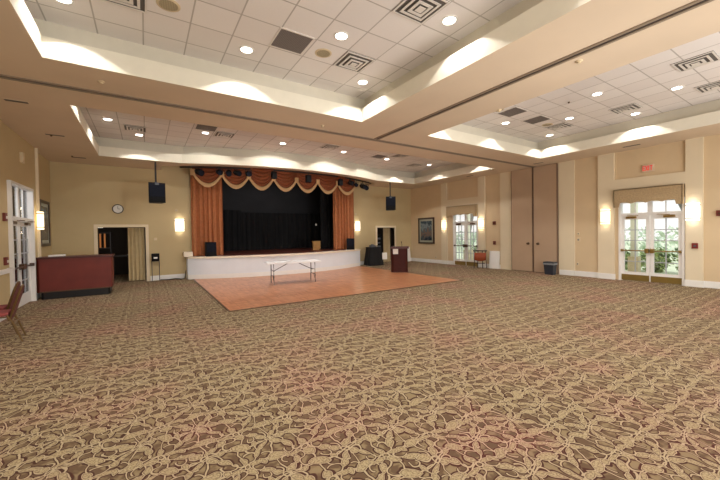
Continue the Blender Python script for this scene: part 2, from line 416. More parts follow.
def fill_loops(loops, z):
    bm = bmesh.new(); es = []
    for L in loops:
        vs = [bm.verts.new((x, y, z)) for x, y in L]
        for i in range(len(vs)): es.append(bm.edges.new((vs[i], vs[(i+1) % len(vs)])))
    bmesh.ops.triangle_fill(bm, use_beauty=True, use_dissolve=False, edges=es)
    return bm
def band(b, L, z0, z1):
    A = [b.bm.verts.new((x, y, z0)) for x, y in L]; B = [b.bm.verts.new((x, y, z1)) for x, y in L]; n = len(L)
    for i in range(n): b.bm.faces.new((A[i], A[(i+1) % n], B[(i+1) % n], B[i]))
outer = [(XL-.1, YN), (XR+.1, YN), (XR+.1, YB+.02), (10.18, YB+.02)] + OUT + [(.56, YB+.02), (XL-.1, YB+.02)]
b = MB(); b.bm.free(); b.bm = fill_loops([outer, tray1(), tray2(), tray3()], H)
struct(b.build('ceiling', 'soff'))
# face of the recess above the stage, and its own ceiling
b = MB()
L = [(10.18, YB+.02)] + OUT + [(.56, YB+.02)]
A = [b.bm.verts.new((x, y, H)) for x, y in L]; B = [b.bm.verts.new((x, y, 4.8)) for x, y in L]
for i in range(len(L)-1): b.bm.faces.new((A[i], A[i+1], B[i+1], B[i]))
b.bm.faces.new(B)
struct(b.build('ceiling_stage_recess', 'wall'))
for i, T in enumerate((tray1, tray2, tray3)):
    nm = ('near', 'stage', 'right')[i]
    b = MB(); band(b, T(), H, ZL); band(b, T(.03), ZL, ZL + .001)
    Lo, Li = T(.25), T(0)
    struct(b.build('trim_%d' % (i+1), 'lip'))
    b = MB(); b.bm.free(); b.bm = fill_loops([T(.25), T(0)], ZL); struct(b.build('ceiling_cove_ledge_' + nm, 'cove'))
    b = MB(); band(b, T(.25), ZL, ZT); struct(b.build('ceiling_cove_' + nm, 'cove'))
    b = MB(); b.bm.free(); b.bm = fill_loops([T(.25)], ZT); struct(b.build('ceiling_tile_' + nm, 'tile'))
# roof slab closing everything above
struct(MB().box(XL-.2, XR+.2, YN, YB+4.6, 5.1, 5.2).build('ceiling_roof', 'darkroom'))

# partition tracks in the ceiling
def track(name, x0, x1, y0, y1, label):
    t = empty(name, label, 'track', ((x0+x1)/2, (y0+y1)/2, H))
    lx, ly = (x1-x0)/2, (y1-y0)/2
    MB().box(-lx, lx, -ly, ly, -.006, .01).build('track_slot', 'track', t)
    if lx > ly:
        for s in (-1, 1): MB().box(-lx, lx, s*(ly+.025)-.025, s*(ly+.025)+.025, -.016, .01).build('track_rail', 'trackedge', t)
    else:
        for s in (-1, 1): MB().box(s*(lx+.025)-.025, s*(lx+.025)+.025, -ly, ly, -.016, .01).build('track_rail', 'trackedge', t)
track('ceiling_track', XL, XR, 7.48, 7.535, 'long dark partition track crossing the ceiling parallel to the stage')
track('ceiling_track', 5.345, 5.40, YN, 7.42, 'dark partition track running toward the camera between the two near ceiling trays')

# ---------------------------------------------------------------- baseboards, pilasters, rails
def base(name, segs):
    b = MB()
    for (x0, x1, y0, y1) in segs:
        b.box(x0, x1, y0, y1, 0, .17)
        dx, dy = (0, .006) if (x1-x0) > (y1-y0) else (.006, 0)
        b.box(x0+dx, x1-dx, y0+dy, y1-dy, .17, .19)
    struct(b.build(name, 'white'))
base('baseboard_right', [(XR-.02, XR, 12.62, YB), (XR-.02, XR, 8.5, 9.85), (XR-.05, XR, 6.02, 6.55), (XR-.02, XR, 5.25, 6.02), (XR-.02, XR, YN, 2.63),
                         (XR-.09, XR, 12.16, 12.60), (XR-.09, XR, 9.84, 10.22), (XR-.09, XR, 4.76, 5.26), (XR-.09, XR, 2.62, 3.02), (XR-.02, XR, 11.83, 12.16)])
base('baseboard_back', [(XL, -1.56, YB-.02, YB), (.12, 1.3, YB-.02, YB), (9.3, 10.72, YB-.02, YB), (12.22, XR, YB-.02, YB)])
base('baseboard_left', [(XL, XL+.02, 12.5, 13.05), (XL+.04, XL+.06, YN, 10.2), (XL-.06, XL-.04, 13.05, YB)])
n = 4
for (y0, y1) in ((12.18, 12.58), (9.86, 10.23), (4.77, 5.25), (2.64, 3.01)):
    struct(MB().box(XR-.07, XR, y0, y1, 0, H).build('trim_%d' % n, 'pil')); n += 1
for (y0, y1) in ((10.23, 12.18), (3.01, 4.77)):
    struct(MB().box(XR-.07, XR, y0, y1, 3.0, 3.36).build('trim_%d' % n, 'pil')); n += 1
    struct(MB().box(XR-.016, XR, y0, y0+.05, 3.36, H).box(XR-.016, XR, y1-.05, y1, 3.36, H).build('trim_%d' % n, 'wall')); n += 1
for (y0, y1) in ((6.02, 6.58), (8.52, 9.08)):
    struct(MB().box(XR-.035, XR, y0, y1, .0, H).build('trim_%d' % n, 'pil')); n += 1
struct(MB().box(XL, XL+.03, 12.5, 13.05, .98, 1.06).build('trim_%d' % n, 'white')); n += 1
struct(MB().box(XL, XL+.07, 8.0, 10.52, .95, 1.05).build('trim_%d' % n, 'white')); n += 1
struct(MB().box(XL-.06, XL+.06, 12.98, 13.06, 0, H).build('trim_%d' % n, 'pil')); n += 1

# ---------------------------------------------------------------- glass doors
def glass_doors(name, y0, y1, x, sgn, top, dtop, cols=2, rows=5, kick=True, hw='bronze'):
    """double doors in a wall running along Y; sgn = +1 room is on the -X side"""
    root = bpy.data.objects.new(name, None); COL.objects.link(root); root.location = (x, (y0+y1)/2, 0); struct(root)
    W = (y1-y0)/2; d = .06
    def bx(b, ya, yb, za, zb, t=.05, off=0): b.box(off-t if sgn > 0 else off, off if sgn > 0 else off+t, ya, yb, za, zb)
    f = MB(); J = .06
    f.box(-.07, .12, -W, -W+J, 0, top); f.box(-.07, .12, W-J, W, 0, top); f.box(-.07, .12, -W+J, W-J, top-J, top)
    f.box(-.05, .10, -W+J, W-J, dtop, dtop+.1)
    f.build('door_frame', 'white', root)
    # transom glazing bars
    tb = MB()
    tb.box(-.03, .03, -.06, .06, dtop+.1, top-J)
    for q in (-.5, .5): tb.box(-.015, .015, q*(W-J)-.012, q*(W-J)+.012, dtop+.1, top-J)
    tb.build('transom_bar', 'white', root)
    MB().box(-.004, .004, -W+J, W-J, dtop+.1, top-J).build('transom_pane', 'glass', root)
    for s in (-1, 1):
        a, c = (-W+J, -.008) if s < 0 else (.008, W-J)
        lf = MB(); st = .09
        lf.box(-.022, .022, a, a+st, .02, dtop); lf.box(-.022, .022, c-st, c, .02, dtop)
        lf.box(-.022, .022, a+st, c-st, dtop-.11, dtop); lf.box(-.022, .022, a+st, c-st, .02, .30)
        g0, g1, h0, h1 = a+st, c-st, .30, dtop-.11
        mu = MB()
        for i in range(1, cols): q = g0 + (g1-g0)*i/cols; mu.box(-.016, .016, q-.013, q+.013, h0, h1)
        for j in range(1, rows): q = h0 + (h1-h0)*j/rows; mu.box(-.0155, .0155, g0, g1, q-.013, q+.013)
        leaf = lf.build('door_leaf', 'white', root)
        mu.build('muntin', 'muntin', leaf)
        MB().box(-.003, .003, g0, g1, h0, h1).build('pane', 'glass', leaf)
        X = -sgn
        if kick: MB().box(X*.03, X*.023, a+.01, c-.01, .02, .21).build('kick_plate', 'brassd', leaf)
        k = MB(); k.tube([(X*.09, a+.05, 1.0), (X*.09, c-.05, 1.0)], .018, 10)
        for q in (a+.04, c-.04): k.box(min(X*.022, X*.11), max(X*.022, X*.11), q-.03, q+.03, .96, 1.04, bev=.006)
        inner = c-.06 if s < 0 else a+.06
        k.box(min(X*.022, X*.12), max(X*.022, X*.12), inner-.05, inner+.05, .93, 1.07, bev=.01)
        k.build('push_bar', hw, leaf)
        cl = MB().box(min(X*.022, X*.09), max(X*.022, X*.09), a+.15 if s < 0 else c-.42, a+.42 if s < 0 else c-.15, dtop-.08, dtop-.01, bev=.008)
        cl.tube([(X*.07, (a+c)/2-.1, dtop+.01), (X*.2, (a+c)/2+.08, dtop+.015), (X*.05, (a+c)/2+.2, dtop+.03)], .01, 6)
        cl.build('door_closer', hw, leaf)
    return root
glass_doors('door_1', D1[0], D1[1], XR+.03, 1, 2.62, 2.12, cols=3, rows=5)
glass_doors('door_2', D2[0], D2[1], XR+.03, 1, 2.62, 2.12, cols=2, rows=5, hw='brass')
glass_doors('door_3', LD[0], LD[1], XL-.05, -1, 3.03, 2.12, cols=2, rows=5, kick=False)

# door casings of the two dark doorways
def casing(name, x0, x1, top):
    b = MB(); t = .1
    b.box(x0-t, x0, YB-.03, YB, 0, top+t); b.box(x1, x1+t, YB-.03, YB, 0, top+t); b.box(x0, x1, YB-.03, YB, top, top+t)
    b.box(x0-.01, x0, YB, YB+.15, 0, top); b.box(x1, x1+.01, YB, YB+.15, 0, top)
    struct(b.build(name, 'pil'))
casing('door_4', -1.44, 0.0, 2.06); casing('door_5', 10.85, 12.08, 2.0)
# dim rooms behind
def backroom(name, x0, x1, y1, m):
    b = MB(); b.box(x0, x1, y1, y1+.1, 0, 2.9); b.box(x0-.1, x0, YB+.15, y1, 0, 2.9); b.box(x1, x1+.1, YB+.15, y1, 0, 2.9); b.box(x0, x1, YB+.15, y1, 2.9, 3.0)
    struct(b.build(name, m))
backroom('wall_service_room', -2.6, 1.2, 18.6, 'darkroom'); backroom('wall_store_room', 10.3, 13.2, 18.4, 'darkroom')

# ---------------------------------------------------------------- stage
st = empty('stage', 'raised white-fronted curved stage with cream nosing and reddish deck', 'stage', (XC, YB, 0))
def S(l): return [(x-XC, y-YB) for x, y in l]
front = arc(1.36, 9.38, 14.55, 13.45); ZS = .88
poly = [(1.36, YB)] ; 
fr = S([(9.38, YB-.002)] + front + [(1.36, YB-.002)])
b = MB(); b.prism(fr, 0, ZS-.07); b.build('stage_apron', 'apron', st)
fo = S([(9.42, YB-.002)] + [(x, y-.05) for x, y in front] + [(1.32, YB-.002)])
b = MB(); b.prism(fo, ZS-.07, ZS-.004); b.build('stage_nosing', 'lipc', st)
fb = S([(9.40, YB-.003)] + [(x, y-.02) for x, y in front] + [(1.34, YB-.003)])
b = MB(); b.prism(fb, 0, .15); b.prism(S([(9.39, YB-.004)] + [(x, y-.012) for x, y in front] + [(1.35, YB-.004)]), .15, .18); b.build('stage_baseboard', 'white', st)
fd = S([(9.2, YB-.002)] + [(x, y+.28) for x, y in arc(1.56, 9.18, 14.5, 13.45)] + [(1.55, YB-.002)])
b = MB(); b.prism(fd, ZS-.004, ZS+.004); b.box(1.76-XC, 8.99-XC, 0, 3.54, ZS-.1, ZS+.004); b.build('stage_deck', 'deck', st)
b = MB()
for q in (-2.5, .6):
    x = q; 
    b.box(x-.01, x+.01, -1.7, -.9, .2, ZS-.08)
b.bm.free()
MB().box(-4.12, -3.8, -.32, -.04, ZS, 1.07, bev=.01).build('stage_end_cap', 'lipc', st)
# stage box
for nm, q in (('wall_stage_back', (1.4, 9.4, 18.6, 18.7, 0, 4.9)), ('wall_stage_left', (1.3, 1.4, YB+.15, 18.7, 0, 4.9)), ('wall_stage_right', (9.4, 9.5, YB+.15, 18.7, 0, 4.9)), ('ceiling_stage', (1.3, 9.5, YB+.15, 18.7, 4.85, 4.95))):
    struct(MB().box(*q).build(nm, 'blackw'))
def pleat(x0, x1, z0, z1, y, amp, per, ph=0, gather=0):
    def f(u, v):
        x = x0 + (x1-x0)*u; a = amp*(1 - .25*v)
        s = math.sin(2*PI*(x/per) + ph + .5*math.sin(x*3.1)) ; s = math.copysign(abs(s)**.7, s)
        return (x, y + a*s + .3*a*math.sin(2*PI*x/(per*.43)+1.3), z0 + (z1-z0)*v)
    return f
def curtain(name, m, x0, x1, z0, z1, y, amp, per, label, group=None, cat='curtain'):
    cx = (x0+x1)/2
    o = MB().grid(pleat(x0-cx, x1-cx, 0, z1-z0, 0, amp, per, ph=cx), int((x1-x0)/per*14), 3).build(name, m, smooth=True, loc=(cx, y, z0))
    return tag(o, label, cat, group)
curtain('stage_curtain', 'velvet', 1.56, 2.74, ZS+.01, 4.3, 14.84, .075, .19, 'rust velvet stage curtain hanging left of the dark opening')
curtain('stage_curtain', 'velvet', 8.02, 9.2, ZS+.01, 4.3, 14.84, .075, .19, 'rust velvet stage curtain hanging right of the dark opening')
curtain('backdrop_curtain', 'black', 1.45, 4.26, ZS+.01, 3.0, 18.1, .05, .3, 'black pleated backdrop curtain at the rear left of the stage')
curtain('backdrop_curtain', 'black', 4.3, 9.35, ZS+.01, 2.9, 18.2, .05, .3, 'black pleated backdrop curtain at the rear centre and right of the stage')
curtain('leg_curtain', 'black', 7.95, 9.2, ZS+.01, 4.4, 16.2, .05, .2, 'narrow black wing curtain at the right side inside the stage')
curtain('leg_curtain', 'black', 1.6, 2.6, ZS+.01, 4.4, 16.2, .05, .2, 'narrow black wing curtain at the left side inside the stage')
# valance
va = empty('scalloped_valance', 'rust valance of seven swags with cream scalloped trim above the stage', 'valance', (1.6, 14.62, 0))
NS = 7; SW = (9.18-1.6)/NS; ZP, ZD, ZTOP = 4.14, .50, 4.79
for i in range(NS):
    def zb(t): return ZP - ZD*math.sin(PI*t)**.8
    def fs(u, v, i=i):
        z = zb(u) + .05 + (ZTOP - zb(u) - .05)*v
        fold = math.sin((1-v)*2*PI*7 + .6*math.sin(PI*u)) * .028
        return (SW*(i+u), fold - .05*math.sin(PI*u)*(1-v), z)
    sw = MB().grid(fs, 16, 56).build('swag', 'velvet2', va, smooth=True)
    tb = MB()
    def ft(u, v, i=i):
        uu = u
        return (SW*(i+uu), -.075 - .02*math.sin(PI*v), zb(uu) + .165*v)
    tb.grid(ft, 28, 4)
    tb.build('swag_trim', 'trimc', sw, smooth=True, solid=.01)
for i in range(NS+1):
    w = .1
    MB().box(SW*i-w*.9, SW*i+w*.9, -.12, -.07, 4.08, 4.32, bev=.012).build('valance_tab', 'trimc', va)

# stage lighting pipes and lamps
def on_arc(x):
    c = 4.81; s = 14.2-12.77; R = (c*c+s*s)/(2*s); return 12.77 + R - math.sqrt(R*R - (x-XC)**2)
def pipe(x0, x1, label):
    pts = [(x0 + (x1-x0)*i/8, on_arc(x0 + (x1-x0)*i/8) + .07, H-.03) for i in range(9)]
    o0 = pts[0]
    b = MB().tube([(p[0]-o0[0], p[1]-o0[1], 0) for p in pts], .032, 8)
    for p in (pts[1], pts[7]): b.box(p[0]-o0[0]-.02, p[0]-o0[0]+.02, p[1]-o0[1]-.02, p[1]-o0[1]+.02, 0, .04)
    o = b.build('lighting_pipe', 'toe', loc=o0); tag(o, label, 'pipe')
pipe(1.12, 3.45, 'black lighting pipe under the ceiling edge above the left stage curtain')
pipe(4.3, 7.3, 'long brown-black lighting pipe under the ceiling edge above mid stage')
pipe(7.75, 9.75, 'black lighting pipe above the right end of the stage, carrying clustered lamps')
def parcan(x, y, z, r, l, tilt, az, label, style='can'):
    t = empty('stage_lamp', label, 'stage lamp', (x, y, z), az, 'theatre lamps hanging above the stage front')
    R = Matrix.Rotation(tilt, 4, 'X')
    if style == 'can':
        MB().lathe([(r*.55, -l/2), (r*.8, -l*.35), (r, -l*.2), (r, l/2), (r*.9, l/2), (r*.9, l*.4)], n=16, M=R @ Matrix.Rotation(PI/2, 4, 'X')).build('lamp_body', 'blackp', t, smooth=True)
        MB().lathe([(r*.86, 0), (r*.86, .006)], n=16, M=R @ Matrix.Rotation(PI/2, 4, 'X') @ Matrix.Translation((0, 0, l*.41))).build('lamp_lens', 'navy', t)
    else:
        MB().box(-r, r, -r*.8, r*.8, -l/2, l/2, M=Matrix.Rotation(tilt*.3, 4, 'X'), bev=.015).build('lamp_body', 'blackp', t)
        MB().box(-r*.8, r*.8, -r*.6, r*.6, -l/2-.012, -l/2, M=Matrix.Rotation(tilt*.3, 4, 'X')).build('lamp_lens', 'navy', t)
    top = H - .04 - z
    b = MB().box(-r-.018, -r-.006, -.02, .02, -.02, r+.03).box(r+.006, r+.018, -.02, .02, -.02, r+.03).box(-r-.018, r+.018, -.02, .02, r+.02, r+.035)
    b.box(-.012, .012, -.012, .012, r+.03, max(top, r+.04)); b.build('lamp_yoke', 'toe', t)
for (x, z, r, l, tl, az, lb, sty) in [
    (1.72, 4.08, .12, .34, .4, .5, 'leftmost black stage lamp, over the left curtain', 'can'),
    (2.38, 4.08, .10, .28, .3, .1, 'first of the black stage lamp cluster left of the opening edge', 'can'),
    (2.70, 4.07, .10, .30, .5, -.2, 'second black stage lamp in the cluster over the left curtain edge', 'can'),
    (2.98, 4.07, .10, .30, .3, .6, 'third black stage lamp of the left cluster, above the second swag', 'can'),
    (3.38, 4.06, .11, .22, .2, .1, 'round faced black stage lamp at the right end of the left pipe', 'can'),
    (4.33, 4.06, .10, .28, 0, 0, 'boxy black stage lamp in front of the swag joint left of mid stage', 'box'),
    (5.78, 4.02, .11, .30, 0, 0, 'boxy black stage lamp hanging near mid stage', 'box'),
    (7.45, 4.02, .10, .28, 0, 0, 'boxy black stage lamp in front of the rightmost swag joint', 'box'),
    (8.10, 4.06, .11, .26, .3, .7, 'black stage lamp at the right corner of the valance', 'can'),
    (8.50, 4.02, .09, .24, .3, -.5, 'small black stage lamp just right of the valance corner', 'can'),
    (9.0, 4.0, .11, .30, .4, .4, 'black stage lamp on the right pipe, left one of the end pair', 'can'),
    (9.3, 3.98, .11, .30, .4, -.3, 'black stage lamp at the far right end of the right pipe', 'can')]:
    parcan(x, on_arc(x)+.09, z, r, l, tl, az, lb, sty)

# ---------------------------------------------------------------- speakers
def speaker_box(t, w, d, h):
    t = MB().prism([(-w/2, -d/2), (w/2, -d/2), (w*.36, d/2), (-w*.36, d/2)], 0, h).build('cabinet', 'blackp', t)
    MB().box(-w/2+.03, w/2-.03, -d/2-.015, -d/2-.001, h*.30, h-.03, bev=.005).build('grille', 'navy', t)
    b = MB(); b.box(-w*.36, w*.36, -d/2-.02, -d/2-.001, h*.06, h*.24, bev=.008); b.build('horn', 'blackp', t)
for (x, rz, lb) in ((.34, .12, 'black loudspeaker hung on a pole left of the stage, above the doorway with the drape'), (10.6, -.55, 'black loudspeaker hung on a pole right of the stage')):
    t = empty('hanging_speaker', lb, 'speaker', (x, 13.5, 2.86), rz, 'loudspeakers hung on poles either side of the stage')
    speaker_box(t, .5, .4, .68)
    MB().tube([(0, 0, .68), (0, 0, 1.42 if rz < 0 else 1.42)], .028, 10).lathe([(.09, .68), (.09, .70), (.04, .72)], n=16).build('hanging_pole', 'toe', t)
    MB().box(-.06, .06, -.22, -.1, .60, .68, bev=.01).build('mounting_bracket', 'greyd', t)
for (x, y, rz, lb) in ((2.15, 14.42, .15, 'black speaker on the stage front before the left curtain'), (8.75, 14.50, -.4, 'black speaker on the stage front before the right curtain')):
    t = empty('stage_speaker', lb, 'speaker', (x, y, ZS+.002), rz)
    speaker_box(t, .40, .34, .56)

# small podium on stage with microphone stand behind it
t = empty('wooden_box_podium', 'small golden wooden box podium standing on the stage deck at right', 'podium', (7.45, 15.75, ZS+.006), -.3)
MB().box(-.19, .19, -.17, .17, 0, .42).build('podium_body', 'wood', t); MB().box(-.21, .21, -.19, .19, .42, .45).build('podium_top', 'wood', t)
t = empty('microphone_stand', 'slim black microphone stand with pale round head behind the stage podium', 'microphone stand', (7.62, 16.1, ZS+.006))
MB().lathe([(.14, 0), (.14, .02), (.02, .04), (.012, .06), (.012, 1.25)], n=16).build('stand_pole', 'blackp', t)
MB().lathe([(.01, 0), (.035, .02), (.05, .06), (.035, .1), (.01, .12)], c=(0, 0, 1.25), n=14).build('microphone_head', 'paper', t, smooth=True)

# ---------------------------------------------------------------- dance floor
tag(MB().prism([(1.55, 7.8), (9.22, 7.85), (9.22, 14.62), (1.55, 14.62)], 0.0, .012).build('dance_floor', 'parquet'), 'orange brown parquet dance floor laid in front of the stage', 'dance floor')
df = bpy.data.objects['dance_floor']
tag(MB().box(1.51, 1.55, 7.76, 14.5, 0, .014).box(1.55, 9.26, 7.76, 7.80, 0, .014).box(9.22, 9.26, 7.8, 14.4, 0, .014).build('floor_edging', 'bronze'), 'thin brown edging strip around the parquet dance floor', 'edging')

# ---------------------------------------------------------------- folding table
t = empty('folding_table', 'white rectangular folding table with grey steel legs on the dance floor', 'table', (4.35, 11.12, .012), -.14)
MB().box(-.92, .92, -.37, .37, .695, .74, bev=.012).build('tabletop', 'tablet', t)
for s in (-1, 1):
    b = MB(); x = s*.72
    for y in (-.25, .25):
        b.tube([(x, y, .70), (x, y, .28), (x + .0, y*1.12, .26), (x, y*1.12, 0)], .015, 8)
    b.tube([(x, -.25, .69), (x, .25, .69)], .013, 8).tube([(x, -.26, .27), (x, .26, .27)], .013, 8).tube([(x, -.28, .10), (x, -.1, .26)], .01, 6)
    lg = b.build('leg', 'steel', t)
    MB().tube([(s*.70, 0, .42), (s*.16, 0, .69)], .012, 8).tube([(s*.70, -.25, .45), (s*.70, .25, .45)], .010, 6).build('brace', 'steel', lg)

# ---------------------------------------------------------------- lectern
t = empty('lectern', 'dark mahogany lectern with slanted top on the dance floor edge', 'lectern', (9.2, 11.15, .0), -.62)
def lect():
    b = MB(); w, d = .35, .24
    b.prism([(-w, -d+.1), (-w+.1, -d), (w-.1, -d), (w, -d+.1), (w, d), (-w, d)], .03, 1.02)
    return b
lect().build('lectern_body', 'lect', t)
MB().prism([(-.37, -.16), (-.26, -.27), (.26, -.27), (.37, -.16), (.37, .26), (-.37, .26)], 0, .03).build('lectern_plinth', 'mahog2', t)
b = MB(); q = b.bm
pts = [(-.39, -.28, 1.02), (.39, -.28, 1.02), (.39, .28, 1.02), (-.39, .28, 1.02), (-.39, -.28, 1.12), (.39, -.28, 1.12), (.39, .28, 1.06), (-.39, .28, 1.06)]
vs = [q.verts.new(p) for p in pts]
for f in ((0, 1, 2, 3), (4, 5, 6, 7), (0, 1, 5, 4), (1, 2, 6, 5), (2, 3, 7, 6), (3, 0, 4, 7)): q.faces.new([vs[i] for i in f])
b.build('lectern_top', 'mahog2', t)
MB().tube([(.12, 0, 1.09), (.12, -.02, 1.2), (.1, -.06, 1.27)], .008, 6).lathe([(.012, 0), (.02, .03), (.012, .06)], c=(.1, -.07, 1.26), n=8).build('gooseneck_microphone', 'blackp', t)
nb = MB(); nb.box(-.11, .11, -.004, .004, -.11, .11)
o = tag(nb.build('paper_notice', 'paper', loc=(0, 0, 0)), 'white paper notice taped to the upper front of the lectern', 'notice')
R = Matrix.Rotation(-.62, 4, 'Z'); p_ = R @ Vector((-.17, -.246, .90)) + Vector((9.2, 11.15, 0)); o.location = p_; o.rotation_euler = (0, 0, -.62)

# ---------------------------------------------------------------- portable bar at left
t = empty('portable_bar', 'reddish mahogany portable bar counter on black toe base at left', 'bar counter', (-1.8, 12.4, 0))
def barpoly(x0, x1, d, r): return [(x0, 0+r), (x0+r, 0), (x1-r*.3, 0), (x1, r*.3), (x1, d), (x0, d)]
MB().prism(barpoly(-.73, .93, .72, .06), .21, 1.12).build('bar_body', 'mahog', t)
MB().prism([(-.66, .1), (-.6, .05), (.82, .05), (.87, .1), (.87, .68), (-.66, .68)], 0, .21).build('toe_base', 'toe', t)
MB().prism(barpoly(-.75, .97, .76, .06), 1.12, 1.17, M=Matrix.Translation((0, -.03, 0))).build('countertop', 'mahog2', t)
MB().prism(barpoly(-.735, .935, .73, .06), .195, .225, M=Matrix.Translation((0, -.008, 0))).build('bottom_rail', 'bronze', t)
o = MB().box(-.17, .17, -.12, .12, 0, .05, bev=.006).build('napkin_tray', 'paper', loc=(-2.15, 12.75, 1.172)); tag(o, 'flat white napkin tray lying on the left end of the bar', 'tray')

# ---------------------------------------------------------------- stacking chairs at left
def chair():
    t = empty('banquet_chair', 'nearer gold-framed banquet chair with maroon back at the left edge', 'chair', (0, 0, 0), 0, 'maroon banquet chairs at the left edge')
    # chair faces -Y ; back at +Y
    b = MB()
    def fseat(): pass
    MB().box(-.21, .21, -.22, .19, .44, .50, bev=.025).build('seat', 'maroonp', t)
    prof = []
    N = 20; out = []
    for i in range(N+1):
        a = PI*i/N; out.append((.2*math.cos(a), .20*math.sin(a) - .03))
    shape = [(.20, -.40)] + out + [(-.20, -.40)]
    bb = MB(); M_ = Matrix.Translation((0, .30, .86-.11)) @ Matrix.Rotation(-.27, 4, 'X') @ Matrix.Rotation(PI/2, 4, 'X')
    bb.prism([(x*.92, y*.95+(.0)) for x, y in shape], -.02, .02, M=M_).build('backrest', 'maroon', t)
    ring_ = [M_ @ Vector((x, y, 0)) for x, y in shape]
    fr_ = [ring_[0]] + ring_[1:-1] + [ring_[-1]]
    MB().tube(fr_, .014, 8).build('back_frame', 'gold', t)
    for s in (-1, 1):
        MB().tube([(s*.20, .17, .46), (s*.205, .25, .30), (s*.21, .34, 0)], .013, 8).build('leg', 'gold', t)
        MB().tube([(s*.19, -.18, .45), (s*.20, -.22, 0)], .013, 8).build('leg', 'gold', t)
        MB().tube([(s*.20, .17, .46), ring_[0 if s > 0 else -1]], .013, 8).build('back_post', 'gold', t)
    MB().tube([(-.2, .17, .43), (.2, .17, .43)], .011, 6).tube([(-.2, -.18, .43), (.2, -.18, .43)], .011, 6).tube([(-.2, -.18, .43), (-.2, .17, .43)], .011, 6).tube([(.2, -.18, .43), (.2, .17, .43)], .011, 6).tube([(-.205, .25, .3), (.205, .25, .3)], .01, 6).build('seat_frame', 'gold', t)
    return t
c0 = chair(); c0.location = (-2.11, 7.80, .0); c0.rotation_euler = (0, 0, -PI/2 + .12)
dup(c0, (-2.30, 8.42, 0), -PI/2 + .08, 'farther gold-framed banquet chair with maroon back behind the nearer one')

# ---------------------------------------------------------------- wall things
def sconce(x, y, z, face, w, h, label, m='shade', group='lit rectangular wall sconces'):
    """face: unit vector out of the wall"""
    rz = {'-x': -PI/2, '+x': PI/2, '-y': 0}[face]
    t = empty('wall_sconce', label, 'sconce', (x, y, z), rz, group)
    # local: wall at y=0, room at -y
    N = 10
    pl = [(w/2*math.cos(PI*i/N), -.03 - .09*math.sin(PI*i/N)) for i in range(N+1)] + [(-w/2, -.012), (w/2, -.012)]
    MB().prism(pl, -h/2+.03, h/2-.03).build('shade', m, t, smooth=False)
    pb = [((w/2+.008)*math.cos(PI*i/N), -.03 - .1*math.sin(PI*i/N)) for i in range(N+1)] + [(-w/2-.008, -.0), (w/2+.008, -.0)]
    MB().prism(pb, -h*.36, -h*.36+.022).build('lower_band', 'bronze', t); MB().prism(pb, h*.36-.022, h*.36).build('upper_band', 'bronze', t)
    d = Vector({'-x': (-1, 0, 0), '+x': (1, 0, 0), '-y': (0, -1, 0)}[face])
    for s in (-1, 1):
        L = bpy.data.lights.new('sconce_glow', 'POINT'); L.energy = .55; L.color = (1, .86, .66) if m == 'shadew' else (1, .93, .82); L.shadow_soft_size = .04
        lo = bpy.data.objects.new('sconce_glow', L); COL.objects.link(lo); lo.location = Vector((x, y, z)) + d*.10 + Vector((0, 0, s*(h/2+.05)))
sconce(XR-.07, 12.36, 2.07, '-x', .29, .54, 'wall sconce left of the far glass door', 'shadew')
sconce(XR-.07, 10.05, 2.07, '-x', .29, .54, 'wall sconce right of the far glass door', 'shadew')
sconce(XR-.07, 5.02, 2.14, '-x', .28, .56, 'warm wall sconce left of the near glass door', 'shadew')
sconce(XR-.07, 2.85, 2.17, '-x', .30, .56, 'wall sconce right of the near glass door')
sconce(1.15, YB, 2.14, '-y', .32, .54, 'wall sconce between the left doorway and the stage')
sconce(9.55, YB, 2.08, '-y', .30, .54, 'wall sconce just right of the stage')
sconce(XL+.06, 12.8, 2.2, '+x', .34, .56, 'wall sconce between the left glass door and the framed picture', 'shadew')

def picture(x, y, z, w, h, face, label):
    rz = -PI/2 if face == '-x' else PI/2
    t = empty('framed_picture', label, 'picture', (x, y, z), rz)
    b = MB(); f = .09
    b.box(-w/2, -w/2+f, -.05, 0, 0, h); b.box(w/2-f, w/2, -.05, 0, 0, h); b.box(-w/2+f, w/2-f, -.05, 0, 0, f); b.box(-w/2+f, w/2-f, -.05, 0, h-f, h)
    b.build('frame', 'framew', t)
    mo = MB().box(-w/2+f, w/2-f, -.025, -.01, f, h-f).build('mount', 'matb', t)
    MB().box(-w/2+f+.1, w/2-f-.1, -.032, -.025, f+.1, h-f-.1).build('painting', 'art', mo)
picture(XR-.001, 13.76, 1.05, 1.26, 1.47, '-x', 'framed blue-grey painting in a dark wooden frame near the right back corner')
picture(XL-.059, 14.05, 1.45, 1.15, 1.42, '+x', 'dark-framed picture on the left wall above the bar')

# clock
t = empty('wall_clock', 'round wall clock with dark rim above the left doorway', 'clock', (-.83, YB, 2.73))
RX = Matrix.Rotation(PI/2, 4, 'X')
MB().lathe([(.17, 0), (.17, .04), (.145, .045), (.145, .02)], n=32, M=RX).build('clock_rim', 'toe', t, smooth=False)
cf = MB().lathe([(.145, .021), (.145, .025)], n=32, M=RX).build('clock_face', 'clockf', t)
MB().box(-.006, .006, -.032, -.028, 0, .1).box(0, .07, -.032, -.028, -.006, .006).build('clock_hands', 'toe', cf)

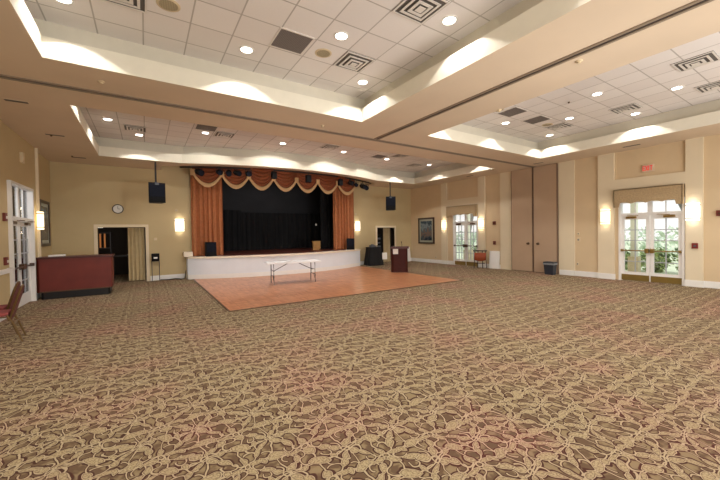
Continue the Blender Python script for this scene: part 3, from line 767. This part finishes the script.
# exit sign
t = empty('exit_sign', 'illuminated EXIT sign with red letters above the near glass door', 'sign', (XR-.001, 3.88, 3.61), -PI/2)
MB().box(-.15, .15, -.05, 0, -.11, .11, bev=.008).build('sign_face', 'exitw', t)
b = MB(); y0, y1 = -.056, -.05
def bar2(b, x0, z0, x1, z1, w=.018):
    L = math.hypot(x1-x0, z1-z0); a = math.atan2(z1-z0, x1-x0)
    b.box(-L/2, L/2, y0, y1, -w/2, w/2, M=Matrix.Translation(((x0+x1)/2, 0, (z0+z1)/2)) @ Matrix.Rotation(-a, 4, 'Y'))
hh = .075
bar2(b, -.12, -hh, -.12, hh); 
for z in (-hh+.008, 0, hh-.008): bar2(b, -.12, z, -.07, z)
bar2(b, -.055, -hh, .0, hh); bar2(b, -.055, hh, .0, -hh)
bar2(b, .025, -hh, .025, hh)
bar2(b, .085, -hh, .085, hh); bar2(b, .05, hh-.008, .12, hh-.008)
b.build('exit_lettering', 'exitr', t)

# valances over glass doors
def door_valance(y0, y1, z0, z1, label):
    t = empty('window_valance', label, 'valance', (XR-.2, (y0+y1)/2, z0), -PI/2); w = (y1-y0)/2
    def zl(x):
        u = abs(x)/w
        return .0 if u > .82 else .10 + .05*abs(math.sin(u*PI*2.2)) if u > .0 else .1
    N = 60; b = MB(); 
    A = []; B = []
    for i in range(N+1):
        x = -w + 2*w*i/N
        A.append((x, zl(x))); B.append((x, z1-z0))
    va_ = [b.bm.verts.new((x, 0, z)) for x, z in A]; vb = [b.bm.verts.new((x, 0, z)) for x, z in B]
    for i in range(N): b.bm.faces.new((va_[i], va_[i+1], vb[i+1], vb[i]))
    b.build('valance_front', 'valv', t, solid=.02)
    MB().box(-w, w, 0.0, .13, z1-z0-.02, z1-z0).box(-w, -w+.02, 0, .13, 0, z1-z0).box(w-.02, w, 0, .13, 0, z1-z0).build('valance_board', 'valv', t)
door_valance(3.04, 4.74, 2.42, 3.0, 'tan woven valance with scalloped edge over the near glass door')
door_valance(10.25, 12.1, 2.42, 3.0, 'tan woven valance with scalloped edge over the far glass door')

# partition panels
for i, (y0, y1, lb, ky) in enumerate(((7.56, 8.50, 'tall taupe partition panel on the left, nearer the far glass door', 7.75), (6.60, 7.53, 'tall taupe partition panel on the right, beside the trash bin', 7.34))):
    t = empty('partition_panel', lb, 'partition', (XR-.001, (y0+y1)/2, 0), -PI/2, 'tall taupe stowed partition panels'); w = (y1-y0)/2
    pn = MB().box(-w+.02, w-.02, -.10, 0, .03, H-.02).build('panel', 'taupe', t)
    MB().box(-w, -w+.02, -.11, 0, .01, H-.02).box(w-.02, w, -.11, 0, .01, H-.02).box(-w, w, -.105, 0, .01, .03).build('edge_trim', 'taupeedge', t)
    yy = (y0+y1)/2 - ky
    MB().lathe([(.05, 0), (.05, .012), (.02, .015), (.02, .05), (.04, .06), (.04, .085), (.02, .09)], n=18, M=Matrix.Translation((yy, -.10, 1.17)) @ RX).build('knob', 'bronze', pn)

# red devices, plates
def device(name, x, y, z, face, w, h, d, m, label, cat, m2='paper', group=None):
    rz = {'-x': -PI/2, '+x': PI/2, '-y': 0}[face]
    t = empty(name, label, cat, (x, y, z), rz, group)
    MB().box(-w/2, w/2, -d, 0, -h/2, h/2, bev=min(.006, d/3)).build('housing', m, t)
    MB().box(-w*.22, w*.22, -d-.008, -d, -h*.2, h*.12).build('front_detail', m2, t)
device('fire_alarm', XR, 9.39, 2.07, '-x', .14, .16, .05, 'brownred', 'dark red fire alarm horn on the wall right of the far glass door', 'fire alarm', 'bronze')
device('fire_alarm_pull', XR, 9.39, 1.17, '-x', .12, .16, .05, 'brownred', 'dark red fire alarm pull station below the horn, above the leaning board', 'fire alarm', 'bronze')
device('fire_alarm_pull', XR-.07, 2.80, 1.19, '-x', .13, .16, .05, 'red', 'red fire alarm pull station on the pilaster right of the near glass door', 'fire alarm', 'greyd')
device('fire_alarm', XR, 2.32, 2.10, '-x', .14, .16, .05, 'brownred', 'dark red fire alarm horn at the right edge of the view', 'fire alarm', 'bronze')
device('fire_alarm', XL+.04, 10.16, 2.17, '+x', .14, .18, .05, 'brownred', 'dark red fire alarm horn at the left edge beside the glass door', 'fire alarm', 'paper')
device('fire_alarm_pull', XL+.04, 10.14, 1.22, '+x', .13, .17, .05, 'brownred', 'dark red fire alarm pull station at the left edge above the chair rail', 'fire alarm', 'paper')
device('wall_switch', XR, 5.90, 1.34, '-x', .12, .16, .015, 'plate', 'ivory thermostat plate between partition and near glass door', 'switch', 'greyd')
device('wall_switch', XR, 5.90, 1.56, '-x', .08, .10, .015, 'plate', 'small ivory switch plate just above the thermostat plate', 'switch', 'greyd')
device('wall_outlet', XR, 5.93, .45, '-x', .08, .12, .012, 'plate', 'ivory electrical outlet low between partition and near glass door', 'outlet', 'greyd')
device('wall_outlet', XR, 13.05, .32, '-x', .08, .12, .012, 'plate', 'ivory electrical outlet low beneath the framed painting', 'outlet', 'greyd')
device('wall_strobe', XL, 11.67, 3.74, '+x', .16, .26, .06, 'plate', 'cream alarm strobe high on the wall above the left glass door', 'strobe', 'plate')
device('wall_plate', 1.05, YB, 2.72, '-y', .08, .08, .03, 'plate', 'small wall box above the sconce left of the stage', 'wall box', 'greyd')
device('wall_plate', 9.45, YB, 2.72, '-y', .08, .08, .03, 'plate', 'small wall box above the sconce right of the stage', 'wall box', 'greyd')
device('wall_plate', .32, YB, 1.6, '-y', .1, .1, .02, 'plate', 'cream switch plate above the black box on the left back wall', 'wall box', 'plate')

# black box on two thin legs against the back wall
t = empty('stanchion_box', 'black box on two thin metal legs against the wall left of the stage', 'control box', (.30, YB-.16, 0))
MB().box(-.13, .13, -.07, .07, .75, 1.05, bev=.015).build('box', 'blackp', t); MB().box(-.06, .06, -.078, -.07, .86, .92).build('box_label', 'paper', t)
for s in (-1, 1): MB().tube([(s*.12, 0, .76), (s*.12, 0, .02)], .012, 8).build('leg', 'steel', t)
MB().tube([(-.12, -.12, .02), (-.12, .1, .02)], .012, 6).tube([(.12, -.12, .02), (.12, .1, .02)], .012, 6).build('foot', 'steel', t)
tag(MB().tube([(.45, YB-.06, .02), (.7, YB-.2, .02), (.95, YB-.12, .03), (1.15, YB-.3, .02), (1.28, YB-.2, .03), (1.31, YB-.35, .35)], .018, 6).build('floor_cable', 'cable'), 'black cable lying along the baseboard left of the stage', 'cable')

# drape in the left doorway + things in the dim room
curtain('doorway_drape', 'drape', -.56, -.03, .04, 2.05, YB+.2, .04, .13, 'beige drape hanging in the right half of the left doorway', cat='drape')
curtain('doorway_drape', 'drape', 11.55, 12.02, .02, 1.98, YB+.35, .04, .13, 'beige drape hanging inside the doorway right of the stage', cat='drape')
t = empty('storage_shelf', 'dark shelf unit with orange-lit slats seen through the left doorway', 'shelf', (-1.5, 16.6, 0))
b = MB(); b.box(-.35, -.31, -.2, .2, 0, 1.9).box(.31, .35, -.2, .2, 0, 1.9)
for z in (.3, .8, 1.25, 1.86): b.box(-.31, .31, -.2, .2, z, z+.04)
b.build('shelf_frame', 'darkw', t)
for x in (-.18, -.02, .12): MB().box(x, x+.05, -.16, -.1, 1.29, 1.84).build('slat', 'rope', t)
t = empty('service_light', 'small white strip lamp glowing in the dim room through the left doorway', 'lamp', (-1.55, 15.9, 2.06))
MB().box(-.2, .2, -.03, .03, 0, .06).build('diffuser', mat('dim strip', (240, 236, 220), emit=(250, 240, 220), estr=1.0), t); MB().box(-.22, .22, -.04, .04, .06, .09).tube([(0, 0, .09), (0, 0, .84)], .01, 6).build('strip_housing', 'vent', t)
t = empty('service_table', 'dark small table standing in the dim room through the left doorway', 'table', (-.75, 16.6, 0))
MB().box(-.4, .4, -.3, .3, .92, .97).build('tabletop', 'darkw', t)
for x in (-.36, .36):
    for y in (-.26, .26): MB().box(x-.02, x+.02, y-.02, y+.02, 0, .92).build('leg', 'darkw', t)
# stacked equipment in the right doorway
t = empty('equipment_rack', 'black equipment rack with small grey panels inside the doorway right of the stage', 'rack', (11.25, 15.75, 0))
MB().box(-.28, .28, -.25, .25, 0, 1.62).build('rack_body', 'blackp', t)
for i in range(6):
    z = .18 + i*.23; MB().box(-.2 + .06*(i % 3), .12 + .03*(i % 2), -.27, -.25, z, z+.07 + .03*(i % 2)).build('rack_panel', 'greyd', t)

# black draped cart
t = empty('draped_table', 'tall table under a black cloth beside the right end of the stage', 'table', (10.15, 14.42, 0))
def fcl(u, v):
    a = 2*PI*u; f = 1 + .05*(1-v)*math.sin(a*9); w, d = (.36 + .12*(1-v)), (.26 + .10*(1-v))
    k = (abs(math.cos(a))**5 + abs(math.sin(a))**5)**(-1/5)
    return (w*f*k*math.cos(a), d*f*k*math.sin(a), .95*v + .01)
b = MB().grid(fcl, 72, 6); bmesh.ops.remove_doubles(b.bm, verts=b.bm.verts, dist=1e-4)
b.build('black_cloth', 'black', t, smooth=True); MB().box(-.345, .345, -.25, .25, .93, .962, bev=.01).build('tabletop', 'black', t)
tag(MB().box(-.14, .14, -.1, .1, 0, .10, bev=.01).box(-.1, .02, -.1, .0, .10, .15, bev=.01).build('mixer_box', 'greyd', loc=(10.05, 14.38, .964)), 'grey audio mixer box on top of the black draped table', 'mixer')
tag(MB().tube([(0, 0, 0), (.08, .05, .03), (.16, -.03, .05), (.22, .05, .02), (.18, .12, .02)], .018, 6).build('coiled_cable', 'cable', loc=(10.22, 14.36, .98)), 'black cable heap on the right of the draped table top', 'cable')
o = MB().box(-.14, .14, -.012, .012, 0, .36, bev=.003).build('white_clipboard', 'paper', loc=(10.62, 14.06, .30)); o.rotation_euler = (-.05, 0, -.2)
tag(o, 'white board hanging on the right side of the black draped table', 'board')
# leaning folded table in the corner
o = MB().box(-.42, .42, -.025, .025, 0, .84, bev=.01).build('folded_white_table', 'white', loc=(12.72, 14.86, 0)); o.rotation_euler = (-.12, 0, 0)
tag(o, 'white folded table leaning on the back wall behind the lectern', 'folded table')

# folded wooden stands by the far glass door
t = empty('folding_stand', 'dark wooden folding tray stand with brown straps beside the far glass door', 'stand', (12.96, 9.86, 0), -.93)
for x in (-.28, -.12, .10, .26):
    MB().tube([(x, -.05 if x in (-.28, .10) else .05, 0), (x*.85, .06 if x in (-.28, .10) else -.03, .80)], .018, 8).build('leg', 'darkw', t)
MB().box(-.32, .30, -.05, .10, .78, .83, bev=.01).build('top_rail', 'darkw', t)
def fst(u, v):
    x = -.26 + .5*u; return (x, -.09 - .05*math.sin(PI*v) , .38 + .34*v - .05*math.sin(PI*u)*(1-v))
MB().grid(fst, 12, 8).build('strap_panel', 'orangew', t, smooth=True, solid=.02)
MB().box(-.22, .2, -.06, -.03, .22, .25).build('cross_bar', 'darkw', t)
o = MB().box(-.24, .24, -.012, .012, 0, .80, bev=.004).build('white_board', 'white', loc=(13.26, 9.36, 0)); o.rotation_euler = (-.11, 0, -PI/2+.15)
tag(o, 'white board leaning on the wall behind the folding stand', 'board')

# bin
t = empty('trash_bin', 'small dark blue-grey trash bin on the carpet by the partition', 'bin', (13.05, 6.76, 0), -PI/2)
MB().prism([(-.15, -.11), (.15, -.11), (.15, .11), (-.15, .11)], 0, .46).build('bin_body', 'bin', t)
bmv = t.children[0].data
for v in bmv.vertices:
    if v.co.z > .1: v.co.x *= 1.25; v.co.y *= 1.2
MB().box(-.20, .20, -.145, .145, .44, .49, bev=.01).build('bin_rim', 'bin', t)
MB().box(-.206, .206, -.15, .15, .38, .44, bev=.01).build('bin_liner', 'bag', t)

# ---------------------------------------------------------------- ceiling fixtures
def spot(x, y, z, e, size=112, col=(1, .965, .92), tilt=0):
    L = bpy.data.lights.new('downlight_beam', 'SPOT'); L.energy = e; L.spot_size = math.radians(size); L.spot_blend = .08; L.shadow_soft_size = .05; L.color = col
    o = bpy.data.objects.new('downlight_beam', L); COL.objects.link(o); o.location = (x, y, z); o.rotation_euler = (math.radians(tilt), 0, 0)
dl0 = None
def downlight(x, y, label, group, e, size=112, tilt=0):
    global dl0
    if dl0 is None:
        t = empty('recessed_downlight', label, 'downlight', (x, y, ZT), 0, group)
        MB().lathe([(.125, 0), (.125, -.008), (.095, -.010), (.095, 0)], n=28).build('trim_ring', 'ring', t)
        MB().lathe([(.094, -.003), (.094, -.006)], n=28).build('lens', 'lamp', t); dl0 = t
    else:
        t = dup(dl0, (x, y, ZT), 0, label); t['group'] = group
    spot(x, y, ZT-.02, e, size, tilt=tilt)
E1 = 74
names = {}
def rowname(i, seq): return seq[i]
T1 = [(-.87, 5.95, 'downlight in the near tray at its far left corner'), (1.55, 5.95, 'downlight in the near tray, middle of the row along the far edge'), (3.97, 5.95, 'downlight in the near tray at its corner nearest the track crossing'),
      (2.76, 4.74, 'downlight in the near tray beside the square supply vent'), (3.97, 3.54, 'downlight in the near tray next to the larger top vent'), (.34, 4.74, 'downlight in the near tray above the frame, left'),
      (1.55, 3.54, None), (-.87, 3.54, None), (2.76, 2.33, None), (.34, 2.33, None), (3.97, 1.12, None), (1.55, 1.12, None), (-.87, 1.12, None)]
for (x, y, lb) in T1:
    if lb: downlight(x, y, lb, 'downlights in the near left ceiling tray', E1)
    else: spot(x, y, ZT-.02, E1)
for i, (x, y, lb) in enumerate([(6.7, 6.0, 'downlight in the right tray hidden at its left corner'), (9.12, 6.0, 'downlight in the right tray close to the far edge, left of the grey grilles'), (11.6, 6.0, 'downlight in the right tray at the far right corner'),
      (7.9, 4.8, 'downlight in the right tray left of the grey grilles by the beam edge'), (10.36, 4.8, 'downlight in the right tray between grilles and supply vent'), (9.10, 3.6, 'downlight in the right tray, centre of the visible tiles'),
      (11.6, 3.65, 'downlight in the right tray beside the middle supply vent'), (10.34, 2.48, 'downlight in the right tray left of the paired supply vents'), (6.7, 3.6, None), (11.6, 1.2, None), (9.1, 1.2, None), (7.9, 2.4, None)]):
    if lb: downlight(x, y, lb, 'downlights in the right ceiling tray', E1)
    else: spot(x, y, ZT-.02, E1)
for (x, y, lb) in [(-.80, 11.4, 'downlight in the stage side tray, far left one'), (-.10, 12.65, 'downlight in the stage side tray beside the leftmost supply vent'), (1.65, 11.4, 'downlight in the stage side tray left of the second supply vent'),
      (4.16, 11.4, 'downlight in the stage side tray above mid stage'), (6.65, 11.4, 'downlight in the stage side tray right of mid stage'), (8.95, 11.6, 'downlight in the stage side tray between the two small vents at right'),
      (11.5, 11.6, 'downlight in the stage side tray near its right corner'), (10.3, 10.2, 'downlight in the stage side tray right part near the track'), (10.75, 12.75, None), (11.5, 9.1, None), (7.9, 10.2, None), (5.4, 10.2, None), (2.9, 10.2, None), (.4, 10.2, None), (-.6, 9.2, None)]:
    if lb: downlight(x, y, lb, 'downlights in the ceiling tray before the stage', *((125, 112, 30) if 1 < x < 9.5 and y > 11 else (E1, 112, 0)))
    else: spot(x, y, ZT-.02, E1)

def supply(x, y, label, s=.29):
    t = empty('supply_vent', label, 'vent', (x, y, ZT), 0, 'square louvred supply vents')
    MB().box(-s, s, -s, s, -.004, 0).build('vent_back', 'ventd', t)
    for k, q in enumerate((s, s*.72, s*.45)):
        b = MB(); w = .028 + .008*k; z = -.010 - .012*k
        b.box(-q, q, -q, -q+w, z-.008, z).box(-q, q, q-w, q, z-.008, z).box(-q, -q+w, -q+w, q-w, z-.008, z).box(q-w, q, -q+w, q-w, z-.008, z)
        b.build('louvre', 'vent', t)
    MB().box(-s*.2, s*.2, -s*.2, s*.2, -.05, -.044).build('centre_plate', 'vent', t)
for a in [(3.37, 5.35, 'supply vent in the near tray beside the tan ceiling speaker'), (3.37, 3.54, 'supply vent in the near tray at the top centre of the view'), (-.2, 5.42, 'supply vent in the near tray at the top left of the view'),
          (10.9, 5.35, 'supply vent in the right tray next to the grey grilles'), (10.88, 3.64, 'supply vent in the middle of the right tray'), (9.05, 1.9, 'supply vent in the right tray, left of the pair at the right edge'), (10.95, 1.98, 'supply vent in the right tray, right of the pair at the right edge'),
          (-.19, 11.95, 'leftmost supply vent in the stage side tray'), (2.2, 11.32, 'second supply vent in the stage side tray right of the grey grille'), (5.84, 11.0, 'supply vent in the stage side tray above mid stage'), (9.1, 10.85, 'dark supply vent at the right of the stage side tray'), (10.95, 12.05, 'supply vent nearest the right corner of the stage side tray')]:
    supply(*a)
def grille(x, y, label):
    t = empty('return_grille', label, 'grille', (x, y, ZT), 0, 'grey square return grilles')
    MB().box(-.27, .27, -.27, .27, -.006, 0).build('grille_face', grid_grey, t)
    MB().box(-.295, .295, -.295, -.27, -.01, 0).box(-.295, .295, .27, .295, -.01, 0).box(-.295, -.27, -.27, .27, -.01, 0).box(.27, .295, -.27, .27, -.01, 0).build('grille_frame', 'vent', t)
grid_grey = grid_mat('grey eggcrate', (92, 86, 84), (126, 118, 114), .025)
for a in [(2.13, 5.32, 'dark grey return grille in the near tray'), (8.45, 5.36, 'left grey return grille of the pair in the right tray'), (9.66, 5.37, 'right grey return grille of the pair in the right tray'),
          (1.6, 10.85, 'grey return grille in the stage side tray, left part'), (8.35, 11.35, 'grey return grille at the right part of the stage side tray')]:
    grille(*a)
for (x, y, lb) in [(.34, 5.36, 'tan round ceiling speaker near the top left vent'), (2.74, 5.36, 'tan round ceiling speaker beside the dark grille'), (7.95, 5.45, 'pale round ceiling speaker in the right tray near the beam'), (10.4, 5.45, 'pale round ceiling speaker beside the right tray supply vent')]:
    t = empty('ceiling_speaker', lb, 'ceiling speaker', (x, y, ZT), 0, 'round ceiling speakers')
    MB().lathe([(.15, 0), (.15, -.006), (.12, -.012), (.12, -.004)], n=28).build('speaker_rim', 'plate', t)
    MB().lathe([(.119, -.004), (.119, -.010)], n=28).build('speaker_mesh', 'speakc', t)
for (x, y, z, r, lb, g_) in [(-1.93, 11.19, H, .035, 'tiny dark sprinkler dot on the left ceiling border', None), (-1.89, 13.74, H, .03, 'tiny dark sprinkler dot near the left back ceiling corner', None),
        (-.56, 6.96, H, .05, 'small sprinkler cap between near tray and long track', None), (.83, 13.26, H, .04, 'small sprinkler cap above the left stage speaker', None), (6.39, 4.35, H, .05, 'small sprinkler cap on the beam beside the right tray', None),
        (5.62, 2.46, H, .05, 'small sprinkler cap on the beam near the top right', None), (9.05, 4.2, ZT, .03, 'tiny dark sprinkler on the right tray tiles', None), (5.9, 10.2, ZT, .03, 'tiny dark sprinkler on the stage side tray tiles', None),
        (3.6, 7.15, H, .04, 'small sprinkler cap on the border before the long track, centre', None)]:
    t = empty('sprinkler_head', lb, 'sprinkler', (x, y, z))
    MB().lathe([(r, 0), (r, -.008), (r*.5, -.02), (r*.5, -.035)], n=14).build('sprinkler_cap', 'plate' if r > .036 else 'bronze', t)
def slot(x, y, label, dx=.17, dy=.05):
    t = empty('linear_slot_vent', label, 'slot vent', (x, y, H), 0)
    MB().box(-dx-.01, dx+.01, -dy-.01, dy+.01, -.004, 0).build('slot_frame', 'soff', t); MB().box(-dx, dx, -dy, dy, -.006, -.002).build('slot_gap', 'ventd', t)
slot(-1.98, 8.75, 'dark slot diffuser on the left ceiling border nearest the long track', .16, .05)
slot(-2.0, 11.15+.0, 'dark slot diffuser on the left ceiling border in the middle', .0001, .0001) if False else slot(-1.85, 11.15, 'dark slot diffuser on the left ceiling border in the middle', .18, .05)
slot(-1.75, 13.9, 'dark slot diffuser on the ceiling near the left back corner', .18, .06)
slot(12.7, 4.1, 'dark slot diffuser on the ceiling border above the near glass door', .06, .22)
slot(12.7, 7.0, 'dark slot diffuser on the ceiling border above the partition panels', .06, .18)
slot(12.7, 10.2, 'dark slot diffuser on the ceiling border above the far glass door', .06, .18)

# ---------------------------------------------------------------- outdoors and hallway
struct(MB().box(XR+.2, 60, -25, 45, -.15, -.03).build('ground', 'asph'))
struct(MB().box(XR+.2, XR+2.6, -5, 20, -.1, -.01).build('ground_patio', 'conc'))
t = empty('porch_column', 'pale porch column on a tan stone planter base seen through the near glass door', 'column', (15.5, 4.92, 0))
MB().box(-.16, .16, -.16, .16, -.01, .66, bev=.02).build('column_base', 'stone', t); MB().box(-.09, .09, -.09, .09, .66, 3.2).build('column_shaft', 'colm', t)
t = empty('porch_column', 'pale porch column seen through the far glass door', 'column', (15.5, 12.6, 0))
MB().box(-.2, .2, -.2, .2, -.01, .66, bev=.02).build('column_base', 'stone', t); MB().box(-.09, .09, -.09, .09, .66, 3.2).build('column_shaft', 'colm', t)
def leafball(b, cx, cy, cz, rx, ry, rz, n, s):
    for _ in range(n):
        while True:
            p = Vector((random.uniform(-1, 1), random.uniform(-1, 1), random.uniform(-1, 1)))
            if .35 < p.length < 1: break
        c = Vector((cx + p.x*rx, cy + p.y*ry, cz + p.z*rz))
        a = Vector((random.gauss(0, 1), random.gauss(0, 1), random.gauss(0, 1))).normalized(); u = a.orthogonal().normalized(); w = a.cross(u)
        k = s*random.uniform(.6, 1.3)
        vs = [b.bm.verts.new(c + u*k), b.bm.verts.new(c + w*k*.5), b.bm.verts.new(c - u*k), b.bm.verts.new(c - w*k*.5)]
        b.bm.faces.new(vs)
def bush(x, y, r, h, label, m='leafa'):
    t = empty('garden_bush', label, 'bush', (x, y, -.05))
    b = MB(); leafball(b, 0, 0, h*.5, r, r, h*.52, 900, .07); b.build('foliage', m, t)
    b = MB()
    for k in range(5): a = k*1.3; b.tube([(0, 0, 0), (r*.4*math.cos(a), r*.4*math.sin(a), h*.6)], [.03, .012], 6)
    b.build('stem', 'bark', t)
bush(16.6, 3.4, .75, 1.25, 'leafy green bush just outside the right leaf of the near glass door')
bush(17.0, 4.75, .5, 1.0, 'smaller green bush beside the porch column outside')
bush(17.2, 5.9, .6, .9, 'green bush left of the porch column outside')
bush(16.9, 12.8, .8, .9, 'green bush outside the far glass door')
def tree(x, y, h, r, lean, label):
    t = empty('garden_tree', label, 'tree', (x, y, -.05))
    MB().tube([(0, 0, 0), (lean*.3, .1, h*.3), (lean, -.1, h*.62), (lean*1.3, .1, h*.9)], [r, r*.8, r*.6, r*.3], 10).tube([(lean*.5, 0, h*.4), (lean+.9, .9, h*.75)], [r*.5, r*.2], 8).build('trunk', 'bark', t, smooth=True)
    b = MB(); leafball(b, lean, 0, h, 2.6, 2.6, 1.5, 1400, .16); b.build('crown', 'leafb', t)
tree(21.5, 4.6, 5.2, .28, -.6, 'pale leaning tree seen through the right leaf of the near door')
tree(26.5, 10.0, 5.0, .22, .5, 'slender pale tree seen through the left leaf of the near door')
tree(33, 2.4, 5.6, .20, .3, 'thin pale tree trunk behind the porch column')
tree(24.0, 19.5, 5.2, .28, .4, 'pale tree seen through the far glass door')
t = empty('garden_hedge', 'long pale green hedge at the far side of the lawn', 'hedge', (28, 10, 0))
b = MB(); 
for k in range(16): leafball(b, 0, -16 + k*2.1, .9, 1.0, 1.3, 1.0, 150, .2)
b.build('foliage', 'leafb', t)
# hallway beyond left door
b = MB(); b.box(XL-3.2, XL-3.1, 7, 16, 0, 3.4); b.box(XL-3.2, XL-.2, 7, 16, 3.35, 3.45); b.box(XL-3.1, XL-.2, 16, 16.1, 0, 3.4); b.box(XL-3.1, XL-.2, 6.9, 7, 0, 3.4)
struct(b.build('wall_hallway', 'hall'))
struct(MB().box(XL-3.2, XL-.3, 7, 16, -.1, 0).build('floor_hallway', 'conc'))

# ---------------------------------------------------------------- lights
def area(name, loc, size, e, rot=(0, 0, 0), col=(1, 1, 1), sy=None):
    L = bpy.data.lights.new(name, 'AREA'); L.energy = e; L.shape = 'RECTANGLE'; L.size = size; L.size_y = sy or size; L.color = col
    o = bpy.data.objects.new(name, L); COL.objects.link(o); o.location = loc; o.rotation_euler = rot
    return o
area('hall_fill', (XL-1.6, 11.5, 3.3), 1.2, 130, col=(.95, .97, 1))  # added fill with no fixture, lightens the hallway behind the left door glass
area('stage_wash', (5.3, 16.6, 4.7), 2.5, 10, col=(1, .95, .95))
area('service_lamp', (-.9, 17.0, 2.8), .8, 3, col=(1, .8, .6))
area('store_lamp', (11.6, 16.8, 2.8), .8, 5, col=(1, .85, .7))
# bounce fill from the room behind the camera
area('room_fill', (5.4, -2.6, 1.2), 13, 520, rot=(PI/2+.75, 0, 0), col=(1, .97, .94), sy=2.0)
L = bpy.data.lights.new('tray_fill', 'SPOT'); L.energy = 900; L.spot_size = math.radians(50); L.spot_blend = .8; L.shadow_soft_size = .6; L.color = (1, .97, .94)
o = bpy.data.objects.new('tray_fill', L); COL.objects.link(o); o.location = (5.4, -3.0, .8); o.rotation_euler = (Vector((5.4, 10.6, 5.2)) - o.location).to_track_quat('-Z', 'Y').to_euler()
sun = bpy.data.lights.new('sun', 'SUN'); sun.energy = 2.0; sun.angle = .02; so = bpy.data.objects.new('sun', sun); COL.objects.link(so); so.rotation_euler = (math.radians(35), math.radians(-25), 0)
W = bpy.data.worlds.new('sky'); SC.world = W; W.use_nodes = True; nt = W.node_tree
bg = nt.nodes['Background']; bg.inputs[1].default_value = 1.15
tc = nt.nodes.new('ShaderNodeTexCoord'); sp = nt.nodes.new('ShaderNodeSeparateXYZ'); cr = nt.nodes.new('ShaderNodeValToRGB')
nt.links.new(tc.outputs['Generated'], sp.inputs[0]); nt.links.new(sp.outputs[2], cr.inputs[0]); nt.links.new(cr.outputs[0], bg.inputs[0])
cr.color_ramp.elements[0].color = (1, .99, .96, 1); cr.color_ramp.elements[1].color = (.84, .91, 1, 1); cr.color_ramp.elements[1].position = .8
